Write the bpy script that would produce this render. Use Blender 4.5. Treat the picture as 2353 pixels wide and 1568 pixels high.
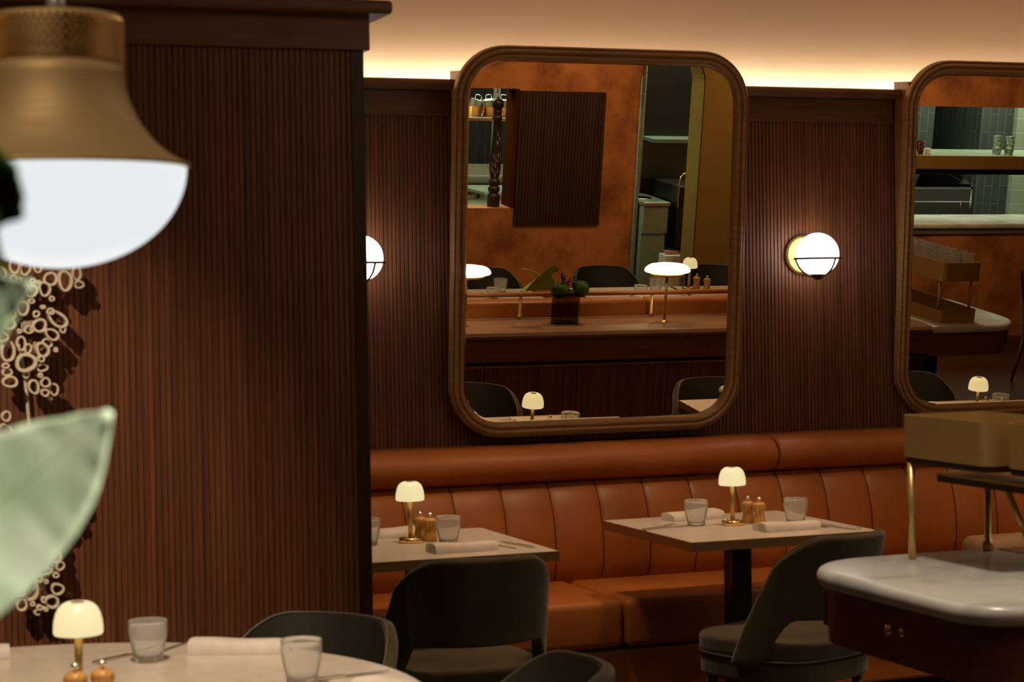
import bpy, bmesh, math, random
from mathutils import Vector, Matrix
random.seed(7)
PI=math.pi
S=bpy.context.scene; C=S.collection
for o in list(bpy.data.objects): bpy.data.objects.remove(o)

# ---------------------------------------------------------------- camera
cam=bpy.data.cameras.new('camera'); co=bpy.data.objects.new('camera',cam); C.objects.link(co); S.camera=co
R=((0.9367037411981924,-0.3497649105108417,-0.0158306222446423),(0.022776062926721394,0.015753074210137618,0.9996164722584797),(0.3493813849976379,0.9367050485762702,-0.02272223115936268))
m=Matrix.Identity(4)
for i in range(3):
    m[i][0]=R[0][i]; m[i][1]=R[1][i]; m[i][2]=-R[2][i]
m.translation=(0,0,1.55); co.matrix_world=m
cam.sensor_width=36; cam.sensor_fit='HORIZONTAL'; cam.lens=72.05; cam.clip_start=.05
cam.dof.use_dof=True; cam.dof.focus_distance=15.0; cam.dof.aperture_fstop=8.5

# ---------------------------------------------------------------- exposure and world
vs=S.view_settings; vs.view_transform='Standard'; vs.look='None'; vs.exposure=0.0; vs.gamma=1; vs.use_curve_mapping=False
w=bpy.data.worlds.new('World'); S.world=w; w.use_nodes=True
w.node_tree.nodes['Background'].inputs[0].default_value=(1,.62,.35,1); w.node_tree.nodes['Background'].inputs[1].default_value=.035

# ---------------------------------------------------------------- lights of the room and added fills
def area(name,loc,size,power,col,rot=(0,0,0),shape='DISK',sy=None,spread=None):
    l=bpy.data.lights.new(name,'AREA'); l.energy=power; l.color=col; l.shape=shape; l.size=size
    if sy: l.shape='RECTANGLE'; l.size_y=sy
    if spread: l.spread=spread
    o=bpy.data.objects.new(name,l); C.objects.link(o); o.location=loc; o.rotation_euler=rot; return o
def spot(name,loc,target,power,col,ang,blend=.6,rad=.13):
    l=bpy.data.lights.new(name,'SPOT'); l.energy=power; l.color=col; l.spot_size=math.radians(ang); l.spot_blend=blend; l.shadow_soft_size=rad
    o=bpy.data.objects.new(name,l); C.objects.link(o); o.location=loc
    o.rotation_euler=(Vector(target)-Vector(loc)).to_track_quat('-Z','Y').to_euler(); return o
WARM=(1,.66,.38); WARM2=(1,.76,.52); COOL=(.82,1,.80)
DOWN=[((2.0,5.9,3.0),13),((3.15,5.9,3.0),13),((4.3,5.7,3.0),11),((5.45,5.9,3.0),13)]
for i,(p,e) in enumerate(DOWN): spot('downlight',p,(p[0],p[1]+.3,0),e*5.2,WARM,66)
spot('downlight',(.5,3.4,3.0),(.55,4.1,.75),180,WARM2,55)
spot('downlight',(2.3,3.9,3.0),(2.6,4.15,.86),105,(1,.86,.68),50)
spot('downlight',(6.6,4.0,3.0),(6.6,4.2,.86),60,(1,.86,.68),50)
spot('downlight',(4.5,4.0,3.0),(4.5,4.4,.86),85,WARM2,70)
spot('downlight',(4.2,3.1,3.0),(4.2,3.1,.75),40,WARM2,60)
spot('downlight',(5.5,3.1,3.0),(5.5,3.1,.75),40,WARM2,60)
for x in (4.6,6.0,7.4,8.8): spot('wall_washer',(x,2.6,3.0),(x,1.2,1.6),50,(1,.64,.34),75)
spot('art_spot',(-.55,3.3,3.0),(.48,5.4,1.15),250,WARM2,34,.9,.025)
spot('plant_fill',(1.1,.35,2.1),(.10,1.36,1.40),250,(1,.96,.88),20)  # added light hung in mid-air to brighten the near leaf
spot('downlight',(-.35,1.5,3.0),(.35,2.45,1.80),60,WARM2,34)  # extra ceiling spot, added to brighten the pendant brass
area('kitchen_light',(4.6,.3,2.35),1.4,36,COOL,sy=.5)
area('kitchen_light',(6.5,.0,2.35),1.0,22,COOL,sy=.6)
area('kitchen_light',(9.3,.35,2.35),2.6,48,COOL,sy=.6)
area('pass_fill',(9.07,.86,1.295),2.4,7,COOL,sy=.12)  # light added under the shelf to brighten the marble pass
area('room_fill',(3.2,2.6,3.02),2.8,20,WARM2,sy=2.8)  # broad soft fill added to lift the whole room, no fixture

# ---------------------------------------------------------------- materials
MATS={}
def nt(name):
    mt=bpy.data.materials.new(name); mt.use_nodes=True; t=mt.node_tree; b=t.nodes['Principled BSDF']; MATS[name]=mt; return mt,t,b
def setp(b,**k):
    for a,v in k.items():
        n={'base':'Base Color','rough':'Roughness','metal':'Metallic','ior':'IOR','trans':'Transmission Weight','sheen':'Sheen Weight','em':'Emission Color','es':'Emission Strength','coat':'Coat Weight','sss':'Subsurface Weight','spec':'Specular IOR Level','coatr':'Coat Roughness','alpha':'Alpha'}[a]
        if a in('base','em'): v=(*v,1)
        b.inputs[n].default_value=v
def N(t,ty,**k):
    n=t.nodes.new(ty)
    for a,v in k.items(): setattr(n,a,v)
    return n
def mapco(t,scale,kind='Object'):
    tc=N(t,'ShaderNodeTexCoord'); mp=N(t,'ShaderNodeMapping'); mp.inputs['Scale'].default_value=scale
    t.links.new(tc.outputs[kind],mp.inputs[0]); return mp
def ramp(t,src,c0,c1,p0=.3,p1=.7):
    r=N(t,'ShaderNodeValToRGB'); e=r.color_ramp.elements; e[0].position=p0; e[1].position=p1; e[0].color=(*c0,1); e[1].color=(*c1,1)
    t.links.new(src,r.inputs[0]); return r
def bump(t,b,src,s=.2,d=.01):
    n=N(t,'ShaderNodeBump'); n.inputs['Strength'].default_value=s; n.inputs['Distance'].default_value=d
    t.links.new(src,n.inputs['Height']); t.links.new(n.outputs[0],b.inputs['Normal'])
def plain(name,base,rough=.5,**k):
    mt,t,b=nt(name); setp(b,base=base,rough=rough,**k)
    mp=mapco(t,(8,8,8)); no=N(t,'ShaderNodeTexNoise'); no.inputs['Scale'].default_value=3; no.inputs['Detail'].default_value=4; t.links.new(mp.outputs[0],no.inputs[0])
    r=ramp(t,no.outputs[0],tuple(c*.9 for c in base),tuple(min(1,c*1.08) for c in base)); t.links.new(r.outputs[0],b.inputs['Base Color'])
    return mt
def wood(name,c0,c1,rough=.45,scale=(1,1,1),axis='Z',slat=None,coat=0):
    mt,t,b=nt(name); s={'Z':(30,30,1.6),'X':(1.6,30,30),'Y':(30,1.6,30)}[axis]
    mp=mapco(t,tuple(a*q for a,q in zip(s,scale))); no=N(t,'ShaderNodeTexNoise'); no.inputs['Scale'].default_value=2.2; no.inputs['Detail'].default_value=7; no.inputs['Roughness'].default_value=.65
    t.links.new(mp.outputs[0],no.inputs[0]); r=ramp(t,no.outputs[0],c0,c1,.3,.72); out=r.outputs[0]
    if slat:
        g=N(t,'ShaderNodeTexCoord'); sx=N(t,'ShaderNodeSeparateXYZ'); t.links.new(g.outputs['Object'],sx.inputs[0])
        dv=N(t,'ShaderNodeMath',operation='DIVIDE'); dv.inputs[1].default_value=slat; t.links.new(sx.outputs[0],dv.inputs[0])
        fl=N(t,'ShaderNodeMath',operation='FLOOR'); t.links.new(dv.outputs[0],fl.inputs[0])
        wn=N(t,'ShaderNodeTexWhiteNoise',noise_dimensions='1D'); t.links.new(fl.outputs[0],wn.inputs['W'])
        mr=N(t,'ShaderNodeMapRange'); mr.inputs[3].default_value=.80; mr.inputs[4].default_value=1.16; t.links.new(wn.outputs[0],mr.inputs[0])
        mx=N(t,'ShaderNodeVectorMath',operation='SCALE'); t.links.new(out,mx.inputs[0]); t.links.new(mr.outputs[0],mx.inputs['Scale']); out=mx.outputs[0]
    t.links.new(out,b.inputs['Base Color']); setp(b,rough=rough,coat=coat)
    bump(t,b,no.outputs[0],.08,.002); return mt
def emis(name,col,s,base=(.9,.9,.85)):
    mt,t,b=nt(name); setp(b,base=base,em=col,es=s,rough=.3); return mt
MET={'pendant_brass':.45,'satin_brass':.65,'aged_brass':.62,'edge_brass':.7,'steel':.7,'dark_steel':.7}
def brassm(name,base,rough,sc=(1,1,60)):
    mt,t,b=nt(name); setp(b,base=base,metal=MET.get(name,1),rough=rough)
    mp=mapco(t,sc); no=N(t,'ShaderNodeTexNoise'); no.inputs['Scale'].default_value=12; no.inputs['Detail'].default_value=4; t.links.new(mp.outputs[0],no.inputs[0])
    r=ramp(t,no.outputs[0],(rough*.8,)*3,(rough*1.3,)*3); t.links.new(r.outputs[0],b.inputs['Roughness']); return mt
PITCH=.0159
wood('slat_wood',(.112,.037,.015),(.225,.080,.034),.5,slat=PITCH)
wood('trim_wood',(.105,.045,.018),(.175,.078,.032),.42,axis='X')
wood('frame_wood',(.24,.130,.050),(.42,.245,.098),.38,axis='X',coat=.15)
wood('backing_wood',(.24,.085,.028),(.34,.13,.045),.42,axis='Z')
wood('counter_wood',(.20,.10,.052),(.36,.19,.105),.33,axis='X',coat=.2)
wood('apron_wood',(.125,.044,.021),(.20,.076,.038),.42,axis='X')
wood('dark_wood',(.022,.008,.004),(.045,.018,.008),.4)
wood('dark_slat_wood',(.030,.012,.007),(.060,.025,.013),.5,slat=.03)
wood('leg_wood',(.13,.055,.03),(.22,.10,.055),.4)
wood('olive_wood',(.34,.14,.03),(.88,.50,.15),.35,scale=(3,3,8))
# leather
def leather(name,c0,c1):
    mt,t,b=nt(name); mp=mapco(t,(1,1,1)); no=N(t,'ShaderNodeTexNoise'); no.inputs['Scale'].default_value=3.5; no.inputs['Detail'].default_value=5; t.links.new(mp.outputs[0],no.inputs[0])
    r=ramp(t,no.outputs[0],c0,c1); t.links.new(r.outputs[0],b.inputs['Base Color']); setp(b,rough=.42,spec=.45)
    vo=N(t,'ShaderNodeTexVoronoi'); vo.inputs['Scale'].default_value=260; t.links.new(mp.outputs[0],vo.inputs[0])
    n2=N(t,'ShaderNodeTexNoise'); n2.inputs['Scale'].default_value=7; t.links.new(mp.outputs[0],n2.inputs[0])
    ad=N(t,'ShaderNodeMath',operation='MULTIPLY_ADD'); ad.inputs[1].default_value=.06; t.links.new(vo.outputs[0],ad.inputs[0]); t.links.new(n2.outputs[0],ad.inputs[2])
    bump(t,b,ad.outputs[0],.25,.006); return mt
leather('tan_leather',(.31,.092,.017),(.44,.140,.027))
leather('seam_leather',(.06,.014,.004),(.08,.02,.006))
def velvet(name,c0,c1):
    mt,t,b=nt(name); mp=mapco(t,(1,1,1)); no=N(t,'ShaderNodeTexNoise'); no.inputs['Scale'].default_value=6; no.inputs['Detail'].default_value=5; t.links.new(mp.outputs[0],no.inputs[0])
    r=ramp(t,no.outputs[0],c0,c1,.35,.65); t.links.new(r.outputs[0],b.inputs['Base Color']); setp(b,rough=.9,sheen=.3,spec=.1); return mt
velvet('olive_velvet',(.046,.037,.018),(.082,.066,.033))
plain('chair_leather',(.022,.020,.012),.55)
plain('piping_leather',(.10,.085,.055),.4)
def stucco():
    mt,t,b=nt('terracotta_plaster'); mp=mapco(t,(1,1,1)); no=N(t,'ShaderNodeTexNoise'); no.inputs['Scale'].default_value=3.2; no.inputs['Detail'].default_value=8; no.inputs['Roughness'].default_value=.6; t.links.new(mp.outputs[0],no.inputs[0])
    r=ramp(t,no.outputs[0],(.24,.075,.018),(.52,.19,.050),.36,.56); t.links.new(r.outputs[0],b.inputs['Base Color']); setp(b,rough=.72)
    bump(t,b,no.outputs[0],.2,.01)
stucco()
mt,t,b=nt('cream_plaster'); setp(b,base=(.74,.55,.38),rough=.85)
plain('table_laminate',(.68,.61,.53),.28)
brassm('edge_brass',(.40,.25,.10),.35)
brassm('satin_brass',(.58,.38,.13),.34)
brassm('aged_brass',(.50,.31,.085),.42)
brassm('pendant_brass',(.42,.30,.14),.60); brassm('pendant_ring_brass',(.80,.56,.26),.4); brassm('bright_brass',(.88,.62,.25),.2)
brassm('steel',(.42,.43,.38),.3); brassm('dark_steel',(.10,.10,.09),.35); brassm('silver',(.80,.78,.74),.18); brassm('copper',(.95,.42,.12),.14)
def marble():
    mt,t,b=nt('marble'); mp=mapco(t,(1,1,1)); no=N(t,'ShaderNodeTexNoise'); no.inputs['Scale'].default_value=4; no.inputs['Detail'].default_value=9; no.inputs['Distortion'].default_value=1.2; t.links.new(mp.outputs[0],no.inputs[0])
    r=ramp(t,no.outputs[0],(.50,.50,.46),(.66,.66,.60),.38,.6); t.links.new(r.outputs[0],b.inputs['Base Color']); setp(b,rough=.22)
marble()
def tile(name,c,gr,sx,sz,rough=.25):
    mt,t,b=nt(name); tc=N(t,'ShaderNodeTexCoord'); sp=N(t,'ShaderNodeSeparateXYZ'); cb=N(t,'ShaderNodeCombineXYZ'); t.links.new(tc.outputs['Object'],sp.inputs[0])
    ad=N(t,'ShaderNodeMath',operation='ADD'); t.links.new(sp.outputs[0],ad.inputs[0]); t.links.new(sp.outputs[1],ad.inputs[1])
    t.links.new(sp.outputs[2],cb.inputs[0]); t.links.new(ad.outputs[0],cb.inputs[1])
    br=N(t,'ShaderNodeTexBrick'); t.links.new(cb.outputs[0],br.inputs[0]); br.inputs['Scale'].default_value=1; br.inputs['Brick Width'].default_value=sz; br.inputs['Row Height'].default_value=sx; br.inputs['Mortar Size'].default_value=.0022
    br.inputs['Color1'].default_value=(*c,1); br.inputs['Color2'].default_value=(*[q*.82 for q in c],1); br.inputs['Mortar'].default_value=(*gr,1)
    t.links.new(br.outputs[0],b.inputs['Base Color']); setp(b,rough=rough)
tile('slate_tile',(.060,.068,.068),(.13,.14,.12),.075,.30); tile('dark_tile',(.022,.023,.024),(.05,.05,.05),.075,.30); tile('green_tile',(.30,.36,.28),(.5,.5,.42),.30,.12,.2)
def floorm():
    mt,t,b=nt('floor_stone'); mp=mapco(t,(1,1,1)); no=N(t,'ShaderNodeTexNoise'); no.inputs['Scale'].default_value=5; no.inputs['Detail'].default_value=6; t.links.new(mp.outputs[0],no.inputs[0])
    r=ramp(t,no.outputs[0],(.050,.026,.016),(.082,.045,.028)); t.links.new(r.outputs[0],b.inputs['Base Color']); setp(b,rough=.22,spec=.6)
floorm()
def mirrorm():
    mt,t,b=nt('mirror_glass'); setp(b,base=(.83,.76,.62),metal=1,rough=.0)
mirrorm()
def glassm(name,base,rough=.02,ior=1.45):
    # drinking glasses: refraction plus diffuse white standing in for highlights on the ribs
    mt,t,b=nt(name); setp(b,base=base,rough=rough,trans={'clear_glass':.78,'stack_glass':.93,'rack_glass':.88}.get(name,1),ior=ior)
    return mt
glassm('clear_glass',(.97,.97,.95),.03,1.33); glassm('rack_glass',(1,.98,.95),.02,1.35); glassm('stack_glass',(.95,1,.92),.02,1.25); glassm('smoked_glass',(.40,.33,.22),.12,1.2); glassm('amber_glass',(.95,.36,.06),.02,1.4)
plain('linen',(.72,.66,.60),.9)
plain('ceramic',(.78,.70,.55),.38)
emis('globe_glow',(1,.90,.80),6); emis('pendant_glow',(.93,.975,1),.86,(.03,.03,.03)); emis('shade_glow',(1,.86,.46),.78,(.3,.3,.25)); emis('counter_lamp_glow',(1,.90,.68),10); emis('led_strip',(1,.84,.62),40)
plain('bronze',(.05,.018,.008),.35)
plain('black_paint',(.012,.011,.011),.35); plain('dark_rubber',(.03,.03,.03),.6)
plain('matte_brown',(.075,.022,.006),.95,spec=.0); plain('mill_wood',(.030,.014,.010),.4); plain('white_ink',(.75,.6,.55),.6)
plain('green_steel',(.26,.33,.26),.3); plain('white_plastic',(.7,.75,.65),.3); plain('pink_wood',(.5,.2,.13),.5)
plain('moss',(.08,.17,.018),.95); plain('spathe_green',(.30,.36,.06),.4); plain('spadix_yellow',(.42,.33,.03),.5); plain('berry',(.015,.006,.006),.4); plain('stem_green',(.06,.05,.02),.6)
plain('beige_cloth',(.32,.20,.11),.9); plain('tan_pot',(.3,.2,.12),.7); plain('cord_black',(.05,.045,.04),.5)
def leafm(name,c0,c1):
    mt,t,b=nt(name); mp=mapco(t,(3,3,3)); no=N(t,'ShaderNodeTexNoise'); no.inputs['Scale'].default_value=6; t.links.new(mp.outputs[0],no.inputs[0])
    r=ramp(t,no.outputs[0],c0,c1); t.links.new(r.outputs[0],b.inputs['Base Color']); setp(b,rough=.3,sss=.0,spec=.6)
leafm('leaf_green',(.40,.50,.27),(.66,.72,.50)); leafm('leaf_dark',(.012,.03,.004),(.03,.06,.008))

# ---------------------------------------------------------------- mesh helpers
class MB:
    def __init__(s): s.b=bmesh.new()
    def box(s,x0,x1,y0,y1,z0,z1,M=None):
        v=[s.b.verts.new(p) for p in [(x0,y0,z0),(x1,y0,z0),(x1,y1,z0),(x0,y1,z0),(x0,y0,z1),(x1,y0,z1),(x1,y1,z1),(x0,y1,z1)]]
        for f in ((3,2,1,0),(4,5,6,7),(0,1,5,4),(1,2,6,5),(2,3,7,6),(3,0,4,7)): s.b.faces.new([v[i] for i in f])
        if M is not None:
            for q in v: q.co=M@q.co
        return s
    def lathe(s,prof,n=32,c=(0,0,0),M=None,ribs=0,ramp_=0):
        rows=[]
        for k,(r,z) in enumerate(prof):
            row=[]
            for i in range(n):
                a=2*PI*i/n; rr=r
                if ribs and ribs[0]<=k<=ribs[1]: rr=r+(ramp_ if i%2 else -ramp_)
                p=Vector((c[0]+rr*math.cos(a),c[1]+rr*math.sin(a),c[2]+z)); 
                if M is not None: p=M@p
                row.append(s.b.verts.new(p))
            rows.append(row)
        for a,b in zip(rows,rows[1:]):
            for i in range(n): s.b.faces.new((a[i],a[(i+1)%n],b[(i+1)%n],b[i]))
        if prof[0][0]>1e-5: s.b.faces.new(rows[0][::-1])
        if prof[-1][0]>1e-5: s.b.faces.new(rows[-1])
        return s
    def tube(s,pts,r,n=10,closed=False):
        pts=[Vector(p) for p in pts]; rs=r if isinstance(r,(list,tuple)) else [r]*len(pts); rows=[]; L=len(pts); up=None
        for i,p in enumerate(pts):
            if closed: d=pts[(i+1)%L]-pts[i-1]
            else: d=pts[min(i+1,L-1)]-pts[max(i-1,0)]
            d.normalize()
            if up is None: up=Vector((0,0,1)) if abs(d.z)<.9 else Vector((0,1,0))
            x=d.cross(up).normalized(); up=x.cross(d).normalized()
            rows.append([s.b.verts.new(p+(x*math.cos(2*PI*k/n)+up*math.sin(2*PI*k/n))*rs[i]) for k in range(n)])
        for i in range(L if closed else L-1):
            a=rows[i]; b=rows[(i+1)%L]
            for k in range(n): s.b.faces.new((a[k],a[(k+1)%n],b[(k+1)%n],b[k]))
        if not closed:
            s.b.faces.new(rows[0][::-1]); s.b.faces.new(rows[-1])
        return s
    def prism(s,out,a0,a1,axis='z'):
        def P(u,v,w): return {'z':(u,v,w),'y':(u,w,v),'x':(w,u,v)}[axis]
        A=[s.b.verts.new(P(u,v,a0)) for u,v in out]; B=[s.b.verts.new(P(u,v,a1)) for u,v in out]; n=len(out)
        s.b.faces.new(A[::-1]); s.b.faces.new(B)
        for i in range(n): s.b.faces.new((A[i],A[(i+1)%n],B[(i+1)%n],B[i]))
        return s
    def grid(s,rows):
        V=[[s.b.verts.new(p) for p in r] for r in rows]
        for a,b in zip(V,V[1:]):
            for i in range(len(a)-1): s.b.faces.new((a[i],a[i+1],b[i+1],b[i]))
        return s
    def ring(s,c,rx,rz,ang,t,d):
        # flat-bottomed irregular ceramic ring standing off the wall, axis along Y
        n=22; rows=[]; ca,sa=math.cos(ang),math.sin(ang); ph=random.random()*6
        for i in range(n):
            a=2*PI*i/n; k=1+.05*math.sin(2*a+ph)+.04*math.sin(3*a+2*ph)
            row=[]
            for (u,y) in ((1,-d/2),(1+.0,d/2),(0,d/2),(0,-d/2)):
                fx=(rx*k-t/2+ (t if u else 0)-t/2); fz=(rz*k-t/2+(t if u else 0)-t/2)
                x=fx*math.cos(a); z=fz*math.sin(a)
                row.append(s.b.verts.new((c[0]+x*ca-z*sa,c[1]+y,c[2]+x*sa+z*ca)))
            rows.append(row)
        for i in range(n):
            a=rows[i]; b=rows[(i+1)%n]
            for k in range(4): s.b.faces.new((a[k],a[(k+1)%4],b[(k+1)%4],b[k]))
        return s
    def sphere(s,c,r,n=16,sc=(1,1,1)):
        M=Matrix.Translation(c)@Matrix.Diagonal((r*sc[0],r*sc[1],r*sc[2],1)); bmesh.ops.create_uvsphere(s.b,u_segments=n,v_segments=max(6,n//2+2),radius=1,matrix=M); return s
    def build(s,name,mat,parent=None,smooth=False,bevel=0,seg=2,sub=0,loc=None,solid=0):
        bmesh.ops.recalc_face_normals(s.b,faces=s.b.faces)
        me=bpy.data.meshes.new(name); s.b.to_mesh(me); s.b.free(); me.materials.append(MATS[mat])
        o=bpy.data.objects.new(name,me); C.objects.link(o)
        if parent: o.parent=parent
        if loc: o.location=loc
        if smooth:
            for p in me.polygons: p.use_smooth=True
        if solid:
            q=o.modifiers.new('solid','SOLIDIFY'); q.thickness=solid; q.offset=0
        if bevel:
            q=o.modifiers.new('bevel','BEVEL'); q.width=bevel; q.segments=seg; q.limit_method='ANGLE'; q.angle_limit=math.radians(40)
            try: q.harden_normals=False
            except: pass
        if sub:
            q=o.modifiers.new('sub','SUBSURF'); q.levels=sub; q.render_levels=sub
        return o
def tag(o,label=None,cat=None,group=None,kind=None):
    if label: o['label']=label
    if cat: o['category']=cat
    if group: o['group']=group
    if kind: o['kind']=kind
    return o
def thing(name,label,cat,loc=(0,0,0),rz=0,group=None):
    o=bpy.data.objects.new(name,None); C.objects.link(o); o.location=loc; o.rotation_euler=(0,0,rz); o.empty_display_size=.1
    return tag(o,label,cat,group)
def struct(o): o['kind']='structure'; return o
def dup(r,loc,rz=0,label=None,group=None,tilt=None):
    def cp(o,par):
        c=o.copy(); C.objects.link(c)
        if par: c.parent=par
        for h in list(o.children): cp(h,c)
        return c
    c=cp(r,None); c.location=loc; c.rotation_euler=tilt or (0,0,rz)
    if label: c['label']=label
    if group: c['group']=group
    return c
def arc(cx,cy,r,a0,a1,n=8): return [(cx+r*math.cos(math.radians(a0+(a1-a0)*i/n)),cy+r*math.sin(math.radians(a0+(a1-a0)*i/n))) for i in range(n+1)]
def rrect(x0,x1,y0,y1,r,n=8): return arc(x1-r,y1-r,r,0,90,n)+arc(x0+r,y1-r,r,90,180,n)+arc(x0+r,y0+r,r,180,270,n)+arc(x1-r,y0+r,r,270,360,n)
# ---------------------------------------------------------------- the room shell
def slats(name,x0,x1,yf,z0,z1,mat,pitch=PITCH,gap=.0040,depth=.0048,parent=None,thick=.03):
    b=MB(); n=int(round((x1-x0)/pitch)); pitch=(x1-x0)/n; pts=[]
    for i in range(n):
        a=x0+i*pitch; e=.0012
        pts+=[(a,yf+depth),(a+gap,yf+depth),(a+gap,yf+e),(a+gap+e,yf),(a+pitch-e,yf),(a+pitch,yf+e)]
    pts+=[(x1,yf+depth),(x1,yf+thick),(x0,yf+thick)]
    rows=[[(x,y,z) for x,y in pts+pts[:1]] for z in (z0,z1)]
    b.grid(rows); return b.build(name,mat,parent)
YW=7.30; YC=5.42
struct(MB().box(-3.0,13.0,-2.6,8.0,-.06,0).build('floor','floor_stone'))
struct(MB().box(-3.0,13.0,-2.6,8.0,3.08,3.15).build('ceiling','cream_plaster'))
struct(MB().box(-3.0,13.0,7.47,7.55,0,3.08).build('wall_back','cream_plaster'))
struct(MB().box(-3.06,-3.0,-2.6,7.5,0,3.08).build('wall_left','terracotta_plaster'))
struct(MB().box(13.0,13.06,-2.6,7.5,0,3.08).build('wall_right','terracotta_plaster'))
struct(MB().box(-3.0,13.0,-2.66,-2.6,0,3.08).build('wall_front','terracotta_plaster'))
# slatted wainscot behind the banquette
wp=struct(slats('wall_panel',1.60,8.6,YW,.3,2.235,'slat_wood'))
struct(MB().box(1.6,8.6,YW+.006,7.47,.0,2.35).build('wall_panelling_core','dark_wood',))
def cornice(name,x0,x1,yf,wrap=None):
    b=MB(); b.box(x0,x1,yf-.014,yf+.10,2.225,2.319)
    prof=[(yf+.16,2.319)]+[(yf-.055-.0*0+.0,2.319)]+[(yf-.066,2.324),(yf-.070,2.337),(yf-.066,2.350),(yf-.055,2.356)]+[(yf+.16,2.356)]
    A=[b.b.verts.new((x0,y,z)) for y,z in prof]; B=[b.b.verts.new((x1+.012,y,z)) for y,z in prof]
    n=len(prof); b.b.faces.new(A); b.b.faces.new(B[::-1])
    for i in range(n): b.b.faces.new((A[i],A[(i+1)%n],B[(i+1)%n],B[i]))
    o=b.build(name,'trim_wood',bevel=.003); return struct(o)
cornice('trim_1',1.60,2.487,YW); cornice('trim_2',3.585,4.389,YW)
MR=[('m1',3.0375,7.178,.0951),('m2',4.985,7.236,.0895)]
# cove lighting strip lying in the ledge
struct(MB().box(.4,8.6,7.35,7.47,2.30,2.345).build('trim_3','trim_wood'))
L=MB().box(.5,8.6,7.415,7.435,2.345,2.357).build('cove_light_strip','led_strip'); tag(L,'long thin light strip hidden in the ledge above the slatted wall','light strip')
# column
struct(slats('wall_column_front',-1.9,1.562,YC,.0,2.235,'slat_wood',depth=.0038))
struct(MB().box(-1.9,1.60,YC+.006,7.31,0,2.34).build('wall_column','dark_wood'))
struct(MB().box(1.562,1.60,YC-.002,YC+.03,0,2.235).build('trim_4','dark_wood',bevel=.002))
struct(MB().box(-1.9,1.615,YC-.014,YC+.05,2.225,2.319).build('trim_5','trim_wood',bevel=.002))
b=MB(); pts=[(1.665,YC-.066),(1.665,7.30),(1.58,7.30),(1.58,7.2),(-1.9,7.2),(-1.9,YC-.066)]
b.prism(rrect(-1.9,1.668,YC-.068,7.2,.012,3),2.319,2.356); struct(b.build('trim_6','trim_wood',bevel=.012,seg=4))
# terracotta kitchen wall with the pass openings and the arch
YT0,YT1=1.02,1.20
b=MB(); W=lambda x0,x1,z0,z1: b.box(x0,x1,YT0,YT1,z0,z1)
W(3.0,4.0,0,3.08); W(4.0,4.93,0,1.0); W(4.0,4.93,1.815,3.08); W(4.93,5.79,0,3.08)
W(6.31,7.75,0,3.08); W(7.75,10.4,0,.90); W(7.75,10.4,1.822,3.08); W(10.4,13.0,0,3.08)
out=arc(6.05,1.874,.26,180,0,16)+[(6.31,3.08),(5.79,3.08)]
b.prism(out,YT0,YT1,'y'); struct(b.build('wall_kitchen','terracotta_plaster'))
b=MB(); b.tube([(5.805,YT1-.03,z) for z in (0,.6,1.2,1.8)]+[(x,YT1-.03,z) for x,z in arc(6.065,1.874,.26,180,90,10)],.034,12)
struct(b.build('trim_7','terracotta_plaster',smooth=True))
pa=arc(6.05,1.874,.26,90,0,12); b=MB()
b.prism([(6.31,0),(7.2,0),(7.2,2.9),(6.05,2.9)]+[(x,z) for x,z in pa],YT1,YT1+.02,'y')
q=pa+[(6.31,1.2),(6.31,0)]; q2=[(6.05+(x-6.05)*.97,1.874+(z-1.874)*.97) for x,z in pa]+[(6.302,1.2),(6.302,0)]
b.grid([[(x,YT0-.005,z) for x,z in q2],[(x,YT1+.02,z) for x,z in q2]])
o=b.build('brass_wall_panel','aged_brass'); tag(o,'tall scuffed brass panel on the wall right of the kitchen arch','wall panel')
struct(MB().box(3.0,13.0,YT1,YT1+.014,0,.077).build('baseboard_kitchen','apron_wood'))
t=thing('slatted_panel','dark vertically slatted panel hung on the orange plaster wall beside the serving hatch','wall panel',(5.25,YT1-.024,.89))
o=slats('slats',-.315,.315,-.045,0,.91,'dark_slat_wood',.0232,.006,.007,t,.03); o.rotation_euler=(0,0,PI)
MB().box(-.318,.318,0,.026,-.003,.913).build('backing_board','dark_wood',t)
# kitchen beyond
struct(MB().box(3.0,13.0,-1.06,-1.0,0,2.5).build('wall_kitchen_back','dark_tile'))
struct(MB().box(3.0,13.0,-1.0,YT0,2.42,2.5).build('ceiling_kitchen','cream_plaster'))
struct(MB().box(3.0,3.05,-1.0,YT0,0,2.42).build('wall_kitchen_left','slate_tile'))
struct(MB().box(10.6,10.66,-1.0,YT0,0,2.42).build('wall_kitchen_right','slate_tile'))
struct(MB().box(4.915,4.935,YT0-.02,YT1+.002,1.0,1.815).build('trim_8','matte_brown'))

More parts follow.
